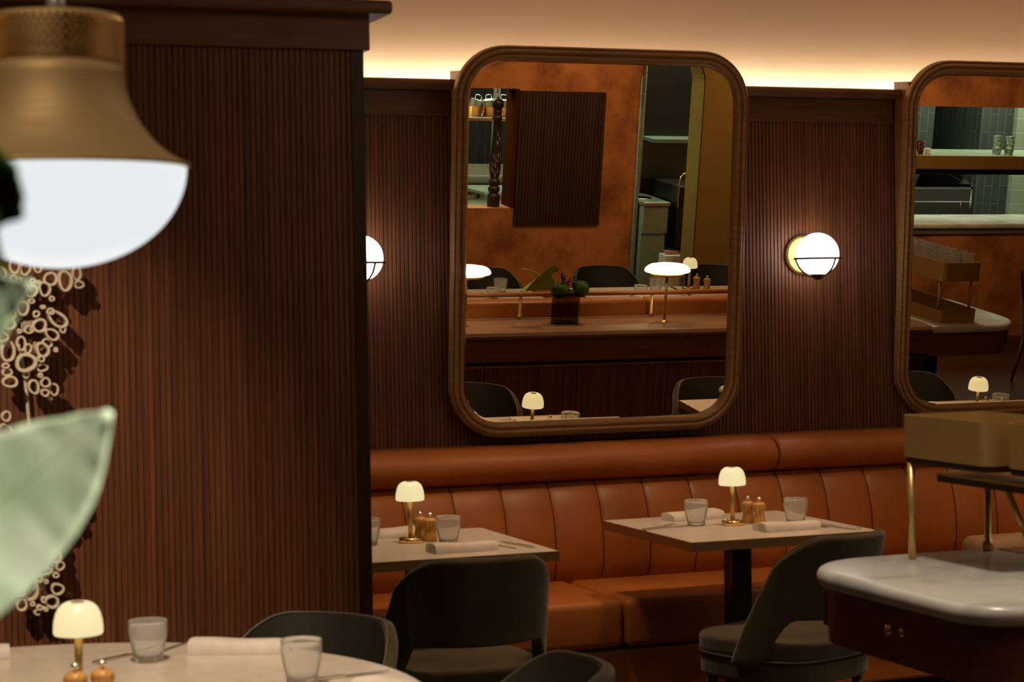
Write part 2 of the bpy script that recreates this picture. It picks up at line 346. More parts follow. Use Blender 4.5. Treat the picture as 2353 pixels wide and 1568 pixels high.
# ---------------------------------------------------------------- mirrors
def rr3(x0,x1,z0,z1,r,n=12): return rrect(x0,x1,z0,z1,r,n)
def mirror(i,xc,y0,tau,label):
    zb=1.065; Wd=1.097 if i==0 else 1.12; H=(2.418-zb)/math.cos(tau)
    t=thing('wall_mirror',label,'mirror',(xc,y0-math.tan(tau)*(zb-1.55),zb),0,None); t.rotation_euler=(tau,0,0)
    x0,x1=-Wd/2,Wd/2; n=12; r=.15
    # silvered glass with a narrow bevelled border
    b=MB(); inn=rrect(x0+.010,x1-.010,.010,H-.010,r-.01,n); outr=rrect(x0,x1,0,H,r,n)
    A=[b.b.verts.new((x,0,z)) for x,z in inn]; B=[b.b.verts.new((x,.0007,z)) for x,z in outr]; D=[b.b.verts.new((x,.006,z)) for x,z in outr]
    b.b.faces.new(A); k=len(A)
    for j in range(k):
        b.b.faces.new((A[j],A[(j+1)%k],B[(j+1)%k],B[j])); b.b.faces.new((B[j],B[(j+1)%k],D[(j+1)%k],D[j]))
    b.b.faces.new(D[::-1]); b.build('mirror_pane','mirror_glass',t)
    # moulded frame swept round the glass: (offset outward, y)
    prof=[(-.003,-.001),(-.003,-.010),(.002,-.019),(.010,-.022),(.016,-.020),(.0185,-.013),(.021,-.013),(.0235,-.021),(.030,-.024),(.037,-.021),(.0385,-.012),(.042,-.012),(.045,-.017),(.050,-.012),(.050,.018),(.0,.018),(-.003,.008)]
    b=MB(); rows=[]
    for u,y in prof:
        rows.append([b.b.verts.new((x,y,z)) for x,z in rrect(x0-u,x1+u,-u,H+u,r+u,n)])
    m_=len(rows)
    for q in range(m_):
        a,c=rows[q],rows[(q+1)%m_]
        for j in range(k): b.b.faces.new((a[j],a[(j+1)%k],c[(j+1)%k],c[j]))
    f=b.build('frame','frame_wood',t,smooth=False,bevel=0)
    for p in f.data.polygons: p.use_smooth=True
    f.modifiers.new('es','EDGE_SPLIT').split_angle=math.radians(35)
    # wedge shaped backing box standing between frame and wall
    c,s=math.cos(tau),math.sin(tau); oy=t.location.y
    def loc(yw,zw): dy_,dz_=yw-oy,zw-zb; return (dy_*c+dz_*s, -dy_*s+dz_*c)
    z0,z1=1.13,2.392; pts=[]
    yb=YW-.004
    bl=loc(yb,z0); tl=loc(yb,z1)
    prof=[bl,(.018,bl[1]),(.018,tl[1]),tl]
    if bl[0]<.020: prof[0]=(.021,bl[1])
    b=MB(); b.prism([(y,z) for y,z in prof],x0-(.026 if i else .0),x1+(.026 if i else .0),'x'); b.build('backing_box','backing_wood',t,bevel=.002)
    return t
mirror(0,3.0375,7.178,.0951,'large round-cornered wooden mirror between the two globe lamps, fully in view')
mirror(1,4.985,7.236,.0895,'large round-cornered wooden mirror at the right edge, cut off by the frame')

# ---------------------------------------------------------------- globe sconces
def sconce(x,z,label):
    t=thing('globe_sconce',label,'wall lamp',(x,YW,z),0,None)
    yc=-.132; r=.084
    MB().lathe([(0,0),(.074,0),(.078,.006),(.078,.014),(.070,.020),(0,.020)],40,M=Matrix.Translation((-.0,0,0))@Matrix.Rotation(PI/2,4,'X')).build('wall_plate','satin_brass',t,smooth=False,bevel=.001)
    MB().tube([(0,-.015,0),(0,yc+r-.005,0)],.02,14).build('neck','satin_brass',t,smooth=True)
    MB().sphere((0,yc,0),r,40).build('globe','globe_glow',t,smooth=True)
    b=MB(); rr=r+.008; h=-.017
    rc=math.sqrt(rr*rr-h*h)
    b.tube([(rc*math.sin(a),yc-rc*math.cos(a),h) for a in [2*PI*i/40 for i in range(40)]],.0044,8,True)
    for a0 in (0.35,0.35+2*PI/3,0.35+4*PI/3):
        b.tube([(rr*math.sin(a0)*math.cos(q),yc-rr*math.cos(a0)*math.cos(q),-rr*math.sin(q)) for q in [math.radians(11.5+i*7) for i in range(11)]],.0044,6)
    b.tube([(0.0,0,h),(0,yc+rc,h)],.0022,6)
    b.build('cage','bronze',t,smooth=True)
    MB().lathe([(.0,-.018),(.012,-.016),(.020,-.008),(.028,.004),(.034,.012),(0,.010)],28,(0,yc,-r+.0)).build('finial','bronze',t,smooth=True)
    return t
sconce(3.968,1.690,'white globe wall lamp on the slatted wall right of the large mirror')
sconce(2.090,1.690,'white globe wall lamp half hidden behind the slatted column')

# ---------------------------------------------------------------- leather banquette along the wall
def bench(name,x0,x1,yb,seam_x,splits,label,cat='banquette',z=.48,flip=False):
    """built facing -Y with its back against y=yb"""
    t=thing(name,label,cat,((x0+x1)/2,yb,0)); ox=(x0+x1)/2
    def P(x,y,z_): return (x-ox,y-yb,z_)
    pr=[]  # backrest profile (y,z) front face, bulging
    Y=yb
    back=[(Y-.13,.42),(Y-.235,.47),(Y-.262,.55),(Y-.262,.62),(Y-.255,.68),(Y-.235,.75),(Y-.205,.81),(Y-.172,.838),(Y-.12,.85),(Y-.02,.85),(Y-.02,.42)]
    b=MB(); xs=[x0]
    sp=sorted([q for q in seam_x if x0<q<x1]); w_=.006; xs=[(x0,0)]
    for q in sp: xs+=[(q-.016,0),(q-w_,.45),(q,1),(q+w_,.45),(q+.016,0)]
    xs+=[(x1,0)]
    rows=[]
    for x,g in xs: rows.append([P(x,(y+ (.008*g if k in range(0,9) else 0)),zz-(.004*g if k==8 else 0)) for k,(y,zz) in enumerate(back+back[:1])])
    b.grid(rows); b.build('backrest','tan_leather',t,smooth=True)
    # piped stitching in the channels
    b=MB()
    for q in sp: b.tube([P(q,y+.006,zz) for y,zz in back[1:9]],.0022,6)
    b.build('stitching','seam_leather',t,smooth=True)
    # head roll in segments
    roll=[(Y-.02,.845)]+[(Y-.135+.075*1.25*math.cos(math.radians(a))-.0, .912+.062*math.sin(math.radians(a))*1.12) for a in (262,240,215,190,165,140,118,98)]+[(Y-.02,.985)]
    cuts=[x0]+[q for q in splits if x0<q<x1]+[x1]
    for a,c in zip(cuts,cuts[1:]):
        b=MB(); e=.003; rr=[]
        n=14
        for i,(x,ins) in enumerate([(a+e,.010),(a+e+.004,.004),(a+e+.012,0)]+[(a+ (c-a)*k/n,0) for k in range(1,n)]+[(c-e-.012,0),(c-e-.004,.004),(c-e,.010)]):
            wv=.0015*math.sin(x*11)+.001*math.sin(x*23+1)
            cx,cz=Y-.10,.915
            rr.append([P(x,y+(cx-y)*ins*8,zz+(cz-zz)*ins*8+(wv if 2<k<len(roll)-1 else 0)) for k,(y,zz) in enumerate(roll+roll[:1])])
        b.grid(rr)
        for r_ in (rr[0],rr[-1]): b.b.faces.new([b.b.verts.new(p) for p in r_[:-1]])
        b.build('head_roll','tan_leather',t,smooth=True)
    # seat cushions
    sc=[x0]+[q for q in (1.66,2.845,4.03,5.2,6.4) if x0<q<x1]+[x1]
    if flip: sc=[x0+(x1-x0)*k/4 for k in range(5)]
    for a,c in zip(sc,sc[1:]):
        b=MB(); b.box(a+.002-ox,c-.002-ox,-.76,-.13,.31,z); b.build('seat_cushion','tan_leather',t,smooth=True,bevel=.028,seg=5)
    MB().box(x0-ox,x1-ox,-.72,-.03,.10,.30).build('plinth','tan_leather',t,bevel=.012)
    MB().box(x0-ox,x1-ox,-.66,-.03,.0,.10).build('kick_board','black_paint',t)
    return t
seams=[2.214+.1915*i for i in range(-3,32)]
bench('banquette',1.61,8.4,YW,seams,[3.742,5.85,7.7],'long tan leather banquette along the slatted wall under the mirrors')

# ---------------------------------------------------------------- tables
def square_table(w,d,label,loc,px=0):
    t=thing('dining_table',label,'table',loc); h=.75
    MB().box(-w/2+.003,w/2-.003,-d/2+.003,d/2-.003,h-.03,h).build('tabletop','table_laminate',t)
    b=MB(); 
    for (a0,a1,c0,c1) in ((-w/2,w/2,-d/2,-d/2+.003),(-w/2,w/2,d/2-.003,d/2),(-w/2,-w/2+.003,-d/2+.003,d/2-.003),(w/2-.003,w/2,-d/2+.003,d/2-.003)): b.box(a0,a1,c0,c1,h-.031,h-.0008)
    b.build('edge_band','edge_brass',t)
    MB().box(px-.036,px+.036,-.036,.036,.015,h-.03).build('pedestal','black_paint',t,bevel=.004)
    MB().box(px-.22 if not px else px-.06,px+.22,-.22,.22,0,.015).build('base_plate','black_paint',t,bevel=.004)
    return t
T1=(2.005,6.27); T2=(3.1475,6.27); T4=(5.4375,6.30)
tb=square_table(.69,.725,'square white-topped table beside the slatted column',(T1[0],T1[1],0))
square_table(.69,.725,'square white-topped table in front of the banquette at mid picture',(T2[0],T2[1],0))
square_table(.62,.26,'narrow white table seen only at the lower right of the large mirror',(4.41,5.85,0),.27)
square_table(.68,.725,'white table seen only at the bottom of the right-hand mirror',(T4[0],T4[1],0))
for k,(x0,x1,lb) in enumerate(((3.06,3.73,'outer'),(3.74,4.42,'inner'),(4.69,5.365,'a'),(5.385,6.06,'b'))):
    square_table(x1-x0,.70,['white table far behind the counter at the left edge of the mirror','white table far behind the counter, next to the leftmost reflected lamp','white table far behind the counter carrying the napkin and short glass','white table far behind the counter carrying the wooden mills'][k],((x0+x1)/2,3.19,0))
# round table in the foreground
t=thing('round_table','large round pale table at the bottom left of the picture','table',(.516,3.915,.035))
b=MB(); b.lathe([(.0,.715),(.68,.715),(.721,.722),(.728,.735),(.724,.747),(.718,.75),(0,.75)],96); b.build('tabletop','table_laminate',t,smooth=False)
MB().lathe([(.05,.04),(.05,.715)],24).build('pedestal','black_paint',t,smooth=True)
MB().lathe([(.0,-.035),(.30,-.035),(.30,.02),(.06,.04),(0,.04)],40).build('base_plate','black_paint',t)

# ---------------------------------------------------------------- chairs
def make_chair(label,loc,rz):
    t=thing('dining_chair',label,'chair',loc,rz)
    nu,nv=33,13; rows=[]; edge=[]
    def amax(v): return math.radians(96-34*v**1.1)
    def zt(t_): 
        a=abs(t_); return .805-(.085*((a-.5)/.5)**2.6 if a>.5 else 0)
    def zb(t_):
        a=abs(t_); f=min(1,max(0,(a-.60)/.14)); f=f*f*(3-2*f); return .545*(1-f)+.395*f
    def pt(t_,v):
        zz=zb(t_)+(zt(t_)-zb(t_))*v; q=(zz-.39)/.415
        A=amax(max(0,min(1,q))); a=t_*A
        rx=.245-.0*q; ry=.225; lean=.085*max(0,q)**1.3
        return Vector((rx*math.sin(a)*(1-.02*q), -ry*math.cos(a)-lean+.02, zz))
    for i in range(nu):
        t_=-1+2*i/(nu-1); rows.append([pt(t_,j/(nv-1)) for j in range(nv)])
    b=MB(); b.grid(rows); b.build('backrest','olive_velvet',t,smooth=True,sub=1,solid=.030)
    # darker leather lining on the inner face
    def inn(p,off=.019):
        n=Vector((p.x,p.y-.02,0)); n.normalize(); return p-n*off
    b=MB(); b.grid([[inn(pt(-.985+1.97*i/(nu-1),.015+.97*j/(nv-1))) for j in range(nv)] for i in range(nu)]); b.build('backrest_lining','chair_leather',t,smooth=True)
    path=[inn(pt(-1,j/6),.014) for j in range(0,6)]+[inn(pt(-1+2*i/30,1),.012)+Vector((0,0,-.001)) for i in range(31)]+[inn(pt(1,j/6),.014) for j in range(5,-1,-1)]
    b=MB(); b.tube(path,.0032,6); b.build('piping','piping_leather',t,smooth=True)
    # seat
    b=MB(); out=[]
    for i in range(40):
        a=2*PI*i/40; c,s=math.cos(a),math.sin(a); e=.62
        out.append((.232*abs(c)**e*(1 if c>=0 else -1), .235*abs(s)**e*(1 if s>=0 else -1)+.035))
    b.prism(out,.415,.475); b.build('seat_cushion','olive_velvet',t,smooth=False,bevel=.016,seg=4)
    b=MB(); b.prism([(x*.985,(y-.035)*.985+.035) for x,y in out],.345,.412); b.build('seat_base','olive_velvet',t,bevel=.010,seg=3)
    b=MB(); b.tube([(x*1.0,(y-.035)*1.0+.035,.418) for x,y in out],.004,6,True); b.build('seat_piping','piping_leather',t,smooth=True)
    for sx,sy in ((-1,1),(1,1),(-1,-1),(1,-1)):
        b=MB(); b.tube([(sx*.165,.035+sy*.15,.35),(sx*.205,.035+sy*.215,0)],[.019,.011],12); b.build('leg','leg_wood',t,smooth=True)
    return t
ch=make_chair('olive velvet chair with its back to us, tucked under the table beside the column',(1.955,5.72,0),math.radians(-2))
CH=[((3.06,5.72,0),22,'olive velvet chair turned slightly left, half hidden by the marble counter end'),
 ((4.34,5.78,0),0,'dark chair reflected at the lower right corner of the large mirror'),
 ((5.50,5.77,0),0,'dark chair reflected at the lower left of the right-hand mirror'),
 ((1.088,4.475,0),130,'olive chair facing us across the round foreground table'),
 ((1.325,3.85,0),84,'olive chair whose curved top just shows at the bottom of the picture, nearest us'),
 ((4.27,2.67,0),0,'dark chair reflected at the left edge of the large mirror behind a glowing counter lamp'),
 ((5.08,2.66,0),0,'dark chair reflected in the middle of the mirror against the orange wall'),
 ((5.83,2.66,0),0,'dark chair reflected behind the small table lamp and wooden mills'),
 ((8.53,2.57,0),0,'dark chair with a slanting leg at the far right edge of the right-hand mirror')]
for p,a,l in CH: dup(ch,p,math.radians(a),l)
# ---------------------------------------------------------------- tabletop pieces
def make_lamp(label,loc):
    t=thing('table_lamp',label,'table lamp',loc)
    MB().lathe([(0,0),(.036,0),(.039,.003),(.0395,.013),(.037,.016),(.033,.0165),(.031,.013),(.012,.012),(.0085,.016),(0,.016)],40).build('base','bright_brass',t,smooth=True,bevel=0)
    MB().lathe([(.0075,.013),(.0075,.145),(0,.145)],20).build('stem','satin_brass',t,smooth=True)
    MB().lathe([(.0,.137),(.040,.136),(.0445,.137),(.0465,.141),(.0463,.152),(.045,.164),(.042,.176),(.037,.187),(.030,.194),(.023,.1975),(.018,.198),(.015,.196),(0,.1945)],48).build('lamp_shade','shade_glow',t,smooth=True)
    MB().lathe([(0,.1940),(.0125,.1955),(.0135,.1972),(.010,.1985),(0,.1985)],20).build('top_button','edge_brass',t,smooth=True)
    return t
Z=.75; ZR=.785
lamp=make_lamp('small mushroom table lamp on the table beside the column',(2.002,6.338,Z))
dup(lamp,(3.140,6.288,Z),0,'small mushroom table lamp on the table at mid picture')
dup(lamp,(5.43,6.295,Z),0,'small mushroom lamp reflected at the bottom of the right-hand mirror')
dup(lamp,(.572,3.90,ZR),0,'blurred mushroom table lamp on the round foreground table')
dup(lamp,(5.45,2.95,Z),0,'small mushroom lamp reflected far off, partly behind the right counter lamp')
def make_glass(label,loc,h=.088,group=None,mat='clear_glass'):
    t=thing('tumbler',label,'drinking glass',loc,0,group); q=h/.088
    pr=[(0,0),(.0265,0),(.029,.003),(.030,.012),(.0315,.020),(.034,.030),(.0375,.048),(.0400,.066),(.0410,.078),(.0414,.0855),(.0408,.088),(.0394,.0865),(.0388,.076),(.0375,.064),(.035,.047),(.031,.030),(.028,.018),(.024,.011),(0,.010)]
    MB().lathe([(r,z*q) for r,z in pr],64,ribs=(2,7),ramp_=.0011).build('body',mat,t,smooth=True)
    return t
gl=make_glass('ribbed tumbler cut off by the column edge, on the table beside it',(1.855,6.33,Z))
for p,l in (((2.105,6.26,Z),'ribbed tumbler right of the mills on the table beside the column'),
 ((3.022,6.33,Z),'ribbed tumbler left of the lamp on the table at mid picture'),
 ((3.345,6.22,Z),'ribbed tumbler right of the mills on the table at mid picture'),
 ((5.625,6.20,Z),'ribbed tumbler right of the lamp in the right-hand mirror'),
 ((.780,4.325,ZR),'blurred ribbed tumbler left of the napkin on the round foreground table'),
 ((1.015,3.945,ZR),'blurred ribbed tumbler right of the napkin on the round foreground table'),
 ((4.20,2.98,Z),'taller tumbler reflected right of the leftmost counter lamp'),
 ((5.195,3.02,Z),'taller tumbler reflected left of the right counter lamp stem')): dup(gl,p,0,l)
# short tumblers
gs=make_glass('short ribbed tumbler reflected beside the leftmost counter lamp stem',(4.10,3.13,Z),.062)
dup(gs,(5.05,3.12,Z),0,'short ribbed tumbler reflected in front of a napkin, left of the right counter lamp')
def make_mill(label,loc,group=None):
    t=thing('pepper_mill',label,'mill',loc)
    MB().lathe([(0,0),(.0215,0),(.0225,.002),(.0225,.012),(.019,.026),(.0175,.036),(.0190,.046),(.0225,.056),(.0232,.059),(.0220,.0605),(.0232,.062),(.0215,.070),(.014,.076),(0,.078)],32).build('body','olive_wood',t,smooth=True)
    MB().lathe([(0,.076),(.003,.077),(.003,.080),(.0072,.083),(.0085,.087),(.0072,.091),(.003,.0935),(0,.094)],20).build('knob','silver',t,smooth=True)
    return t
ml=make_mill('olive wood mill standing in front, left of the tumbler on the table beside the column',(2.070,6.338,Z))
for p,l in (((2.053,6.392,Z),'olive wood mill standing behind its twin on the table beside the column'),
 ((3.214,6.318,Z),'rear olive wood mill of the pair beside the lamp at mid picture'),
 ((3.232,6.268,Z),'front olive wood mill of the pair beside the lamp at mid picture'),
 ((5.508,6.25,Z),'olive wood mill left of its twin in the right-hand mirror'),
 ((5.565,6.30,Z),'olive wood mill next to the tumbler in the right-hand mirror'),
 ((.556,3.84,ZR),'blurred wooden mill in front of the foreground lamp stem'),
 ((.608,3.85,ZR),'blurred wooden mill right of the foreground lamp stem'),
 ((5.515,2.925,Z),'wooden mill reflected far off right of the small lamp, left one of two'),
 ((5.555,2.99,Z),'wooden mill reflected far off right of the small lamp, right one of two')): dup(ml,p,0,l)
def make_napkin(label,loc,rz,L=.21,Wd=.095,h=.030):
    t=None; b=MB(); rows=[]; n=20
    for i in range(n+1):
        u=i/n; x=-L/2+L*u; k=1-.10*u; hh=h*(1-.16*u+.04*math.sin(u*9))
        row=[]
        for (y,z) in ((-.5,.0),(-.5,.30),(-.47,.72),(-.38,.96),(-.2,1.02),(.1,.97),(.35,.86),(.47,.62),(.5,.3),(.5,0)): row.append((x,y*Wd*k,z*hh+.0005))
        rows.append(row+row[:1])
    b.grid(rows)
    for r_ in (rows[0],rows[-1]): b.b.faces.new([b.b.verts.new(p) for p in r_[:-1]])
    o=b.build('folded_napkin','linen',None,smooth=True); o.modifiers.new('es','EDGE_SPLIT').split_angle=math.radians(50); o.location=loc; o.rotation_euler=(0,0,rz)
    f=MB(); 
    for k,(y0,z0,y1,z1) in enumerate(((-.40,.25,.1,.27),(-.36,.5,.15,.52),(-.30,.74,.1,.75))): f.box(-L/2-.0016,-L/2+.002,y0*Wd,y1*Wd,z0*h,z0*h+.0012)
    f.build('fold_edges','seam_leather' if 0 else 'beige_cloth',o)
    return tag(o,label,'napkin')
nk=make_napkin('folded white napkin at the front edge of the table beside the column',(2.08,6.05,Z),math.radians(2))
for p,a,l in (((2.00,6.52,Z),180,'folded white napkin behind the lamp on the table beside the column'),
 ((3.235,6.075,Z),2,'folded white napkin at the front edge of the table at mid picture'),
 ((3.10,6.52,Z),188,'folded white napkin behind the left tumbler on the table at mid picture'),
 ((5.40,6.09,Z),2,'folded white napkin left of the lamp in the right-hand mirror'),
 ((4.44,5.68,Z),80,'corner of a white napkin in the bottom right curve of the large mirror'),
 ((.985,4.36,ZR),-24,'folded white napkin between the two tumblers on the round foreground table'),
 ((.41,4.53,ZR),-5,'end of a white napkin at the far left edge of the round foreground table'),
 ((5.06,3.22,Z),0,'white napkin reflected behind the short tumbler, left of the right counter lamp'),
 ((5.82,3.02,Z),0,'white napkin reflected far off at the right edge of the large mirror'),
 ((1.16,3.72,ZR),-60,'crumpled edge of a white napkin hanging at the right rim of the round foreground table')): dup(nk,p,math.radians(a),l)
def make_fork(label,loc,rz):
    t=thing('fork',label,'cutlery',loc,rz); b=MB()
    b.prism([(-.004,-.09),(.004,-.09),(.0025,.03),(.010,.045),(.011,.062),(-.011,.062),(-.010,.045),(-.0025,.03)],.002,.0042); b.build('handle','silver',t,bevel=.0008)
    b=MB(); 
    for k in range(4): b.box(-.011+.0062*k,-.0078+.0062*k,.060,.098,.0025,.0042)
    b.build('tines','silver',t); return t
def make_knife(label,loc,rz):
    t=thing('knife',label,'cutlery',loc,rz)
    MB().prism([(-.0055,-.10),(.0055,-.10),(.0045,.01),(-.0045,.01)],.001,.0065).build('handle','silver',t,bevel=.0015)
    MB().prism([(-.005,.01),(.004,.01),(.008,.05),(.007,.09),(-.003,.115)],.002,.0038).build('blade','silver',t); return t
fk=make_fork('fork lying right of the front napkin on the table beside the column',(2.225,6.10,Z),math.radians(12))
kn=make_knife('knife lying right of the fork on the table beside the column',(2.285,6.10,Z),math.radians(10))
for a,(p,r,l) in ((fk,((2.885,6.34,Z),-62,'fork lying at the left corner of the table at mid picture')),(kn,((2.895,6.30,Z),-70,'knife beside the fork at the left corner of the table at mid picture')),
 (fk,((3.395,6.03,Z),20,'fork lying right of the front napkin on the table at mid picture')),(kn,((3.425,6.06,Z),14,'knife lying right of the front napkin on the table at mid picture')),
 (kn,((.745,4.40,ZR),-52,'blurred knife behind the left tumbler on the round foreground table')),(fk,((.89,4.50,ZR),-40,'blurred fork between left tumbler and napkin on the round foreground table')),
 (kn,((1.10,3.965,ZR),-78,'blurred knife right of the right tumbler on the round foreground table')),(kn,((5.30,3.1,Z),-30,'dark knife reflected left of the right counter lamp stem'))): dup(a,p,math.radians(r),l)

# ---------------------------------------------------------------- the service counter
ZC=.86
t=thing('service_counter','long wooden service counter with pale marble ends','counter',(4.65,4.20,0))
def lc(x,y): return (x-4.65,y-4.20)
x0,x1=2.45,6.85; y0,y1=3.72,4.63
# marble ends
def rounded_slab(b,out,z0,z1,r,n=6):
    cx=sum(p[0] for p in out)/len(out); cy=sum(p[1] for p in out)/len(out)
    rows=[]
    N_=len(out)
    def off(d):
        res=[]
        for i in range(N_):
            p=Vector(out[i]); a=Vector(out[i-1]); c=Vector(out[(i+1)%N_]); tt=(c-a).normalized(); nn=Vector((tt.y,-tt.x)); res.append(p-nn*d)
        return res
    zc=(z0+z1)/2; hh=(z1-z0)/2
    for i in range(n*2+1):
        a=-90+180*i/(n*2); d=r*(1-math.cos(math.radians(a))); rows.append([(q.x,q.y,zc+hh*math.sin(math.radians(a))) for q in off(d)])
    V=[[b.b.verts.new(p) for p in r_] for r_ in rows]
    for a,c in zip(V,V[1:]):
        for i in range(N_): b.b.faces.new((a[i],a[(i+1)%N_],c[(i+1)%N_],c[i]))
    b.b.faces.new(V[0][::-1]); b.b.faces.new(V[-1]); return b
def end(sx):
    # outline counter-clockwise in local coords
    R_=.11
    xa=-2.20; xb=-1.572; ya,yb=y0-4.20,y1-4.20
    R_=.24; out=[(xb,ya)]+[(xb,yb)]+arc(xa+R_,yb-R_,R_,90,180,12)+arc(xa+.15,ya+.15,.15,180,270,10)
    out=out[::-1] if False else out
    # ensure ccw
    ar=sum(out[i][0]*out[(i+1)%len(out)][1]-out[(i+1)%len(out)][0]*out[i][1] for i in range(len(out)))
    if ar<0: out=out[::-1]
    if sx>0: out=[(-x,y) for x,y in out][::-1]
    b=MB(); rounded_slab(b,out,ZC-.045,ZC,.018); b.build('marble_top','marble',t,smooth=True).modifiers.new('es','EDGE_SPLIT').split_angle=math.radians(50)
    # apron under the marble, following its shape
    ap=[(x*(1-.022/2.2) if abs(x)>1.6 else x,y*.94) for x,y in out]
    b=MB(); b.prism(ap,.680,ZC-.045); o=b.build('apron','apron_wood',t,bevel=.004)
    tag(o)
    return o
end(-1); end(1)
b=MB()
b.b.free(); b=MB(); rows=[]
prof=[(-.02,ZC-.04),(.405,ZC-.04),(.42,ZC-.036),(.429,ZC-.02),(.42,ZC-.004),(.405,ZC),(-.02,ZC)]
b.grid([[(x,y,z) for y,z in prof+prof[:1]] for x in (-1.571,1.571)])
for x in (-1.571,1.571): b.b.faces.new([b.b.verts.new((x,y,z)) for y,z in prof])
b.build('wooden_top','counter_wood',t,smooth=True).modifiers.new('es','EDGE_SPLIT').split_angle=math.radians(40)
MB().box(-1.60,1.60,.0,.405,.70,ZC-.04).build('apron','apron_wood',t)
MB().box(-1.66,1.66,.0,.36,.09,.70).build('cabinet_body','dark_wood',t)
MB().box(-1.56,1.56,.05,.30,0,.09).build('plinth','black_paint',t)
MB().box(-1.66,-1.58,-.44,.36,.09,.70).build('end_panel','apron_wood',t); MB().box(1.58,1.66,-.44,.36,.09,.70).build('end_panel','apron_wood',t)
# slatted doors with brass pulls
xs=[-1.628+.517*k for k in range(7)]
for k in range(6):
    a,c=xs[k]+.003,xs[k+1]-.003
    if c>1.63: c=1.63
    d=slats('door',-(c-a)/2,(c-a)/2,-.02,.10,.665,'slat_wood',.0159,.0042,.004,t,.02); d.rotation_euler=(0,0,PI); d.location=((a+c)/2,.36,0)
    MB().box(-(c-a)/2,(c-a)/2,-.026,-.002,.667,.677).build('brass_pull','edge_brass',d)
# drawers in the ends with brass knobs
for sx in (-1,1):
    dr=MB().box(sx*2.156 if sx<0 else 2.150,-2.150 if sx<0 else 2.156,-.26,.30,.715,.80).build('drawer','apron_wood',t,bevel=.002)
    for yy,q in ((-.055,1.0),(-.105,.8)):
        MB().lathe([(0,0),(.006*q,0),(.005*q,.012*q),(.011*q,.018*q),(.014*q,.026*q),(.011*q,.033*q),(0,.035*q)],24,M=Matrix.Translation((sx*2.155,yy,.757))@Matrix.Rotation(sx*PI/2,4,'Y')).build('knob','bright_brass',dr,smooth=True)
# brass line below the apron
MB().box(-2.08,-1.66,-.43,-.42,.668,.680).build('brass_trim','edge_brass',t); MB().box(-2.09,-2.08,-.43,.36,.668,.680).build('brass_trim','edge_brass',t)

# gallery rail on posts
t=thing('gallery_rail','wooden handrail on slim brass posts along the back of the counter','rail',(4.65,4.275,ZC))
MB().tube([(-1.5,0,.130),(1.5,0,.130)],.0125,14).build('handrail','tan_leather',t,smooth=True)
for k in range(4):
    x=3.833+.763*(k-1+0)-4.65
    if k==0: x=3.833-.763-4.65+.10
    MB().lathe([(.012,0),(.012,.020),(.0085,.022),(.0085,.122)],16,(x,0,0)).build('post','satin_brass',t,smooth=True)
x=3.833+.763*3-4.65-.1
MB().lathe([(.012,0),(.012,.020),(.0085,.022),(.0085,.122)],16,(x,0,0)).build('post','satin_brass',t,smooth=True)
# banquette on the far side of the counter
t=thing('banquette','tan leather banquette built against the far side of the service counter','banquette',(4.65,4.15,0))
for a,c in ((-1.55,-.06),(-.056,1.55)):
    MB().box(a,c,-.02,.095,.45,.945).build('backrest','tan_leather',t,smooth=True,bevel=.02,seg=4)
for k in range(4): MB().box(-1.55+.775*k+.003,-.778+.775*k,-.48,-.02,.28,.48).build('seat_cushion','tan_leather',t,smooth=True,bevel=.028,seg=4)
MB().box(-1.55,1.55,-.44,-.02,0,.28).build('plinth','dark_wood',t)

# counter lamps
def clamp(label,x):
    t=thing('counter_lamp',label,'lamp',(x,4.445,ZC))
    MB().lathe([(0,0),(.022,0),(.022,.003),(.012,.007),(.008,.014),(0,.014)],28).build('base','bright_brass',t,smooth=True)
    MB().lathe([(.0082,.010),(.0082,.262),(0,.262)],16).build('stem','satin_brass',t,smooth=True)
    MB().lathe([(0,.250),(.076,.251),(.093,.257),(.099,.268),(0,.268)],48,M=Matrix.Diagonal((1,.62,1,1))).build('dish','satin_brass',t,smooth=True)
    b=MB(); b.lathe([(0,.268),(.10,.269),(.124,.274),(.130,.281),(.125,.293),(.113,.305),(.094,.313),(.066,.3175),(0,.319)],56,M=Matrix.Diagonal((1,.62,1,1))); b.build('lamp_shade','counter_lamp_glow',t,smooth=True)
    p=bpy.data.lights.new('counter_lamp_fill','POINT'); p.energy=5.0; p.color=(1,.72,.36); p.shadow_soft_size=0.0; po=bpy.data.objects.new('counter_lamp_fill',p); C.objects.link(po); po.location=(x,4.445,ZC+.235)  # unseen point light added below the dish to brighten leather and counter
    return t
clamp('flat oval glowing lamp on a brass stem at the left edge of the large mirror',3.466)
clamp('flat oval glowing counter lamp on a brass stem, right part of the large mirror',4.597)

# vase with flowers
t=thing('flower_vase','square smoked glass vase on the counter, mid mirror','vase',(4.035,4.415,ZC))
b=MB(); o1=rrect(-.078,.078,-.035,.035,.034,6); o2=rrect(-.073,.073,-.030,.030,.029,6)
rows=[(o1,0),(o1,.165),(o2,.165),(o2,.012)]; V=[[b.b.verts.new((x,y,z)) for x,y in o] for o,z in rows]
for a,c in zip(V,V[1:]):
    for i in range(len(a)): b.b.faces.new((a[i],a[(i+1)%len(a)],c[(i+1)%len(a)],c[i]))
b.b.faces.new(V[0][::-1]); b.b.faces.new(V[-1]); b.build('vessel','smoked_glass',t,smooth=True).modifiers.new('es','EDGE_SPLIT').split_angle=.8
fl=thing('anthurium','green anthurium flower leaning left out of the smoked vase','flower',(4.035,4.415,ZC))
MB().tube([(-.02,0,.03),(-.05,0,.14),(-.08,.005,.18),(-.12,.01,.225)],.0025,8).build('stem','stem_green',fl,smooth=True)
b=MB(); rows=[]  # heart shaped spathe, curled down at the tip
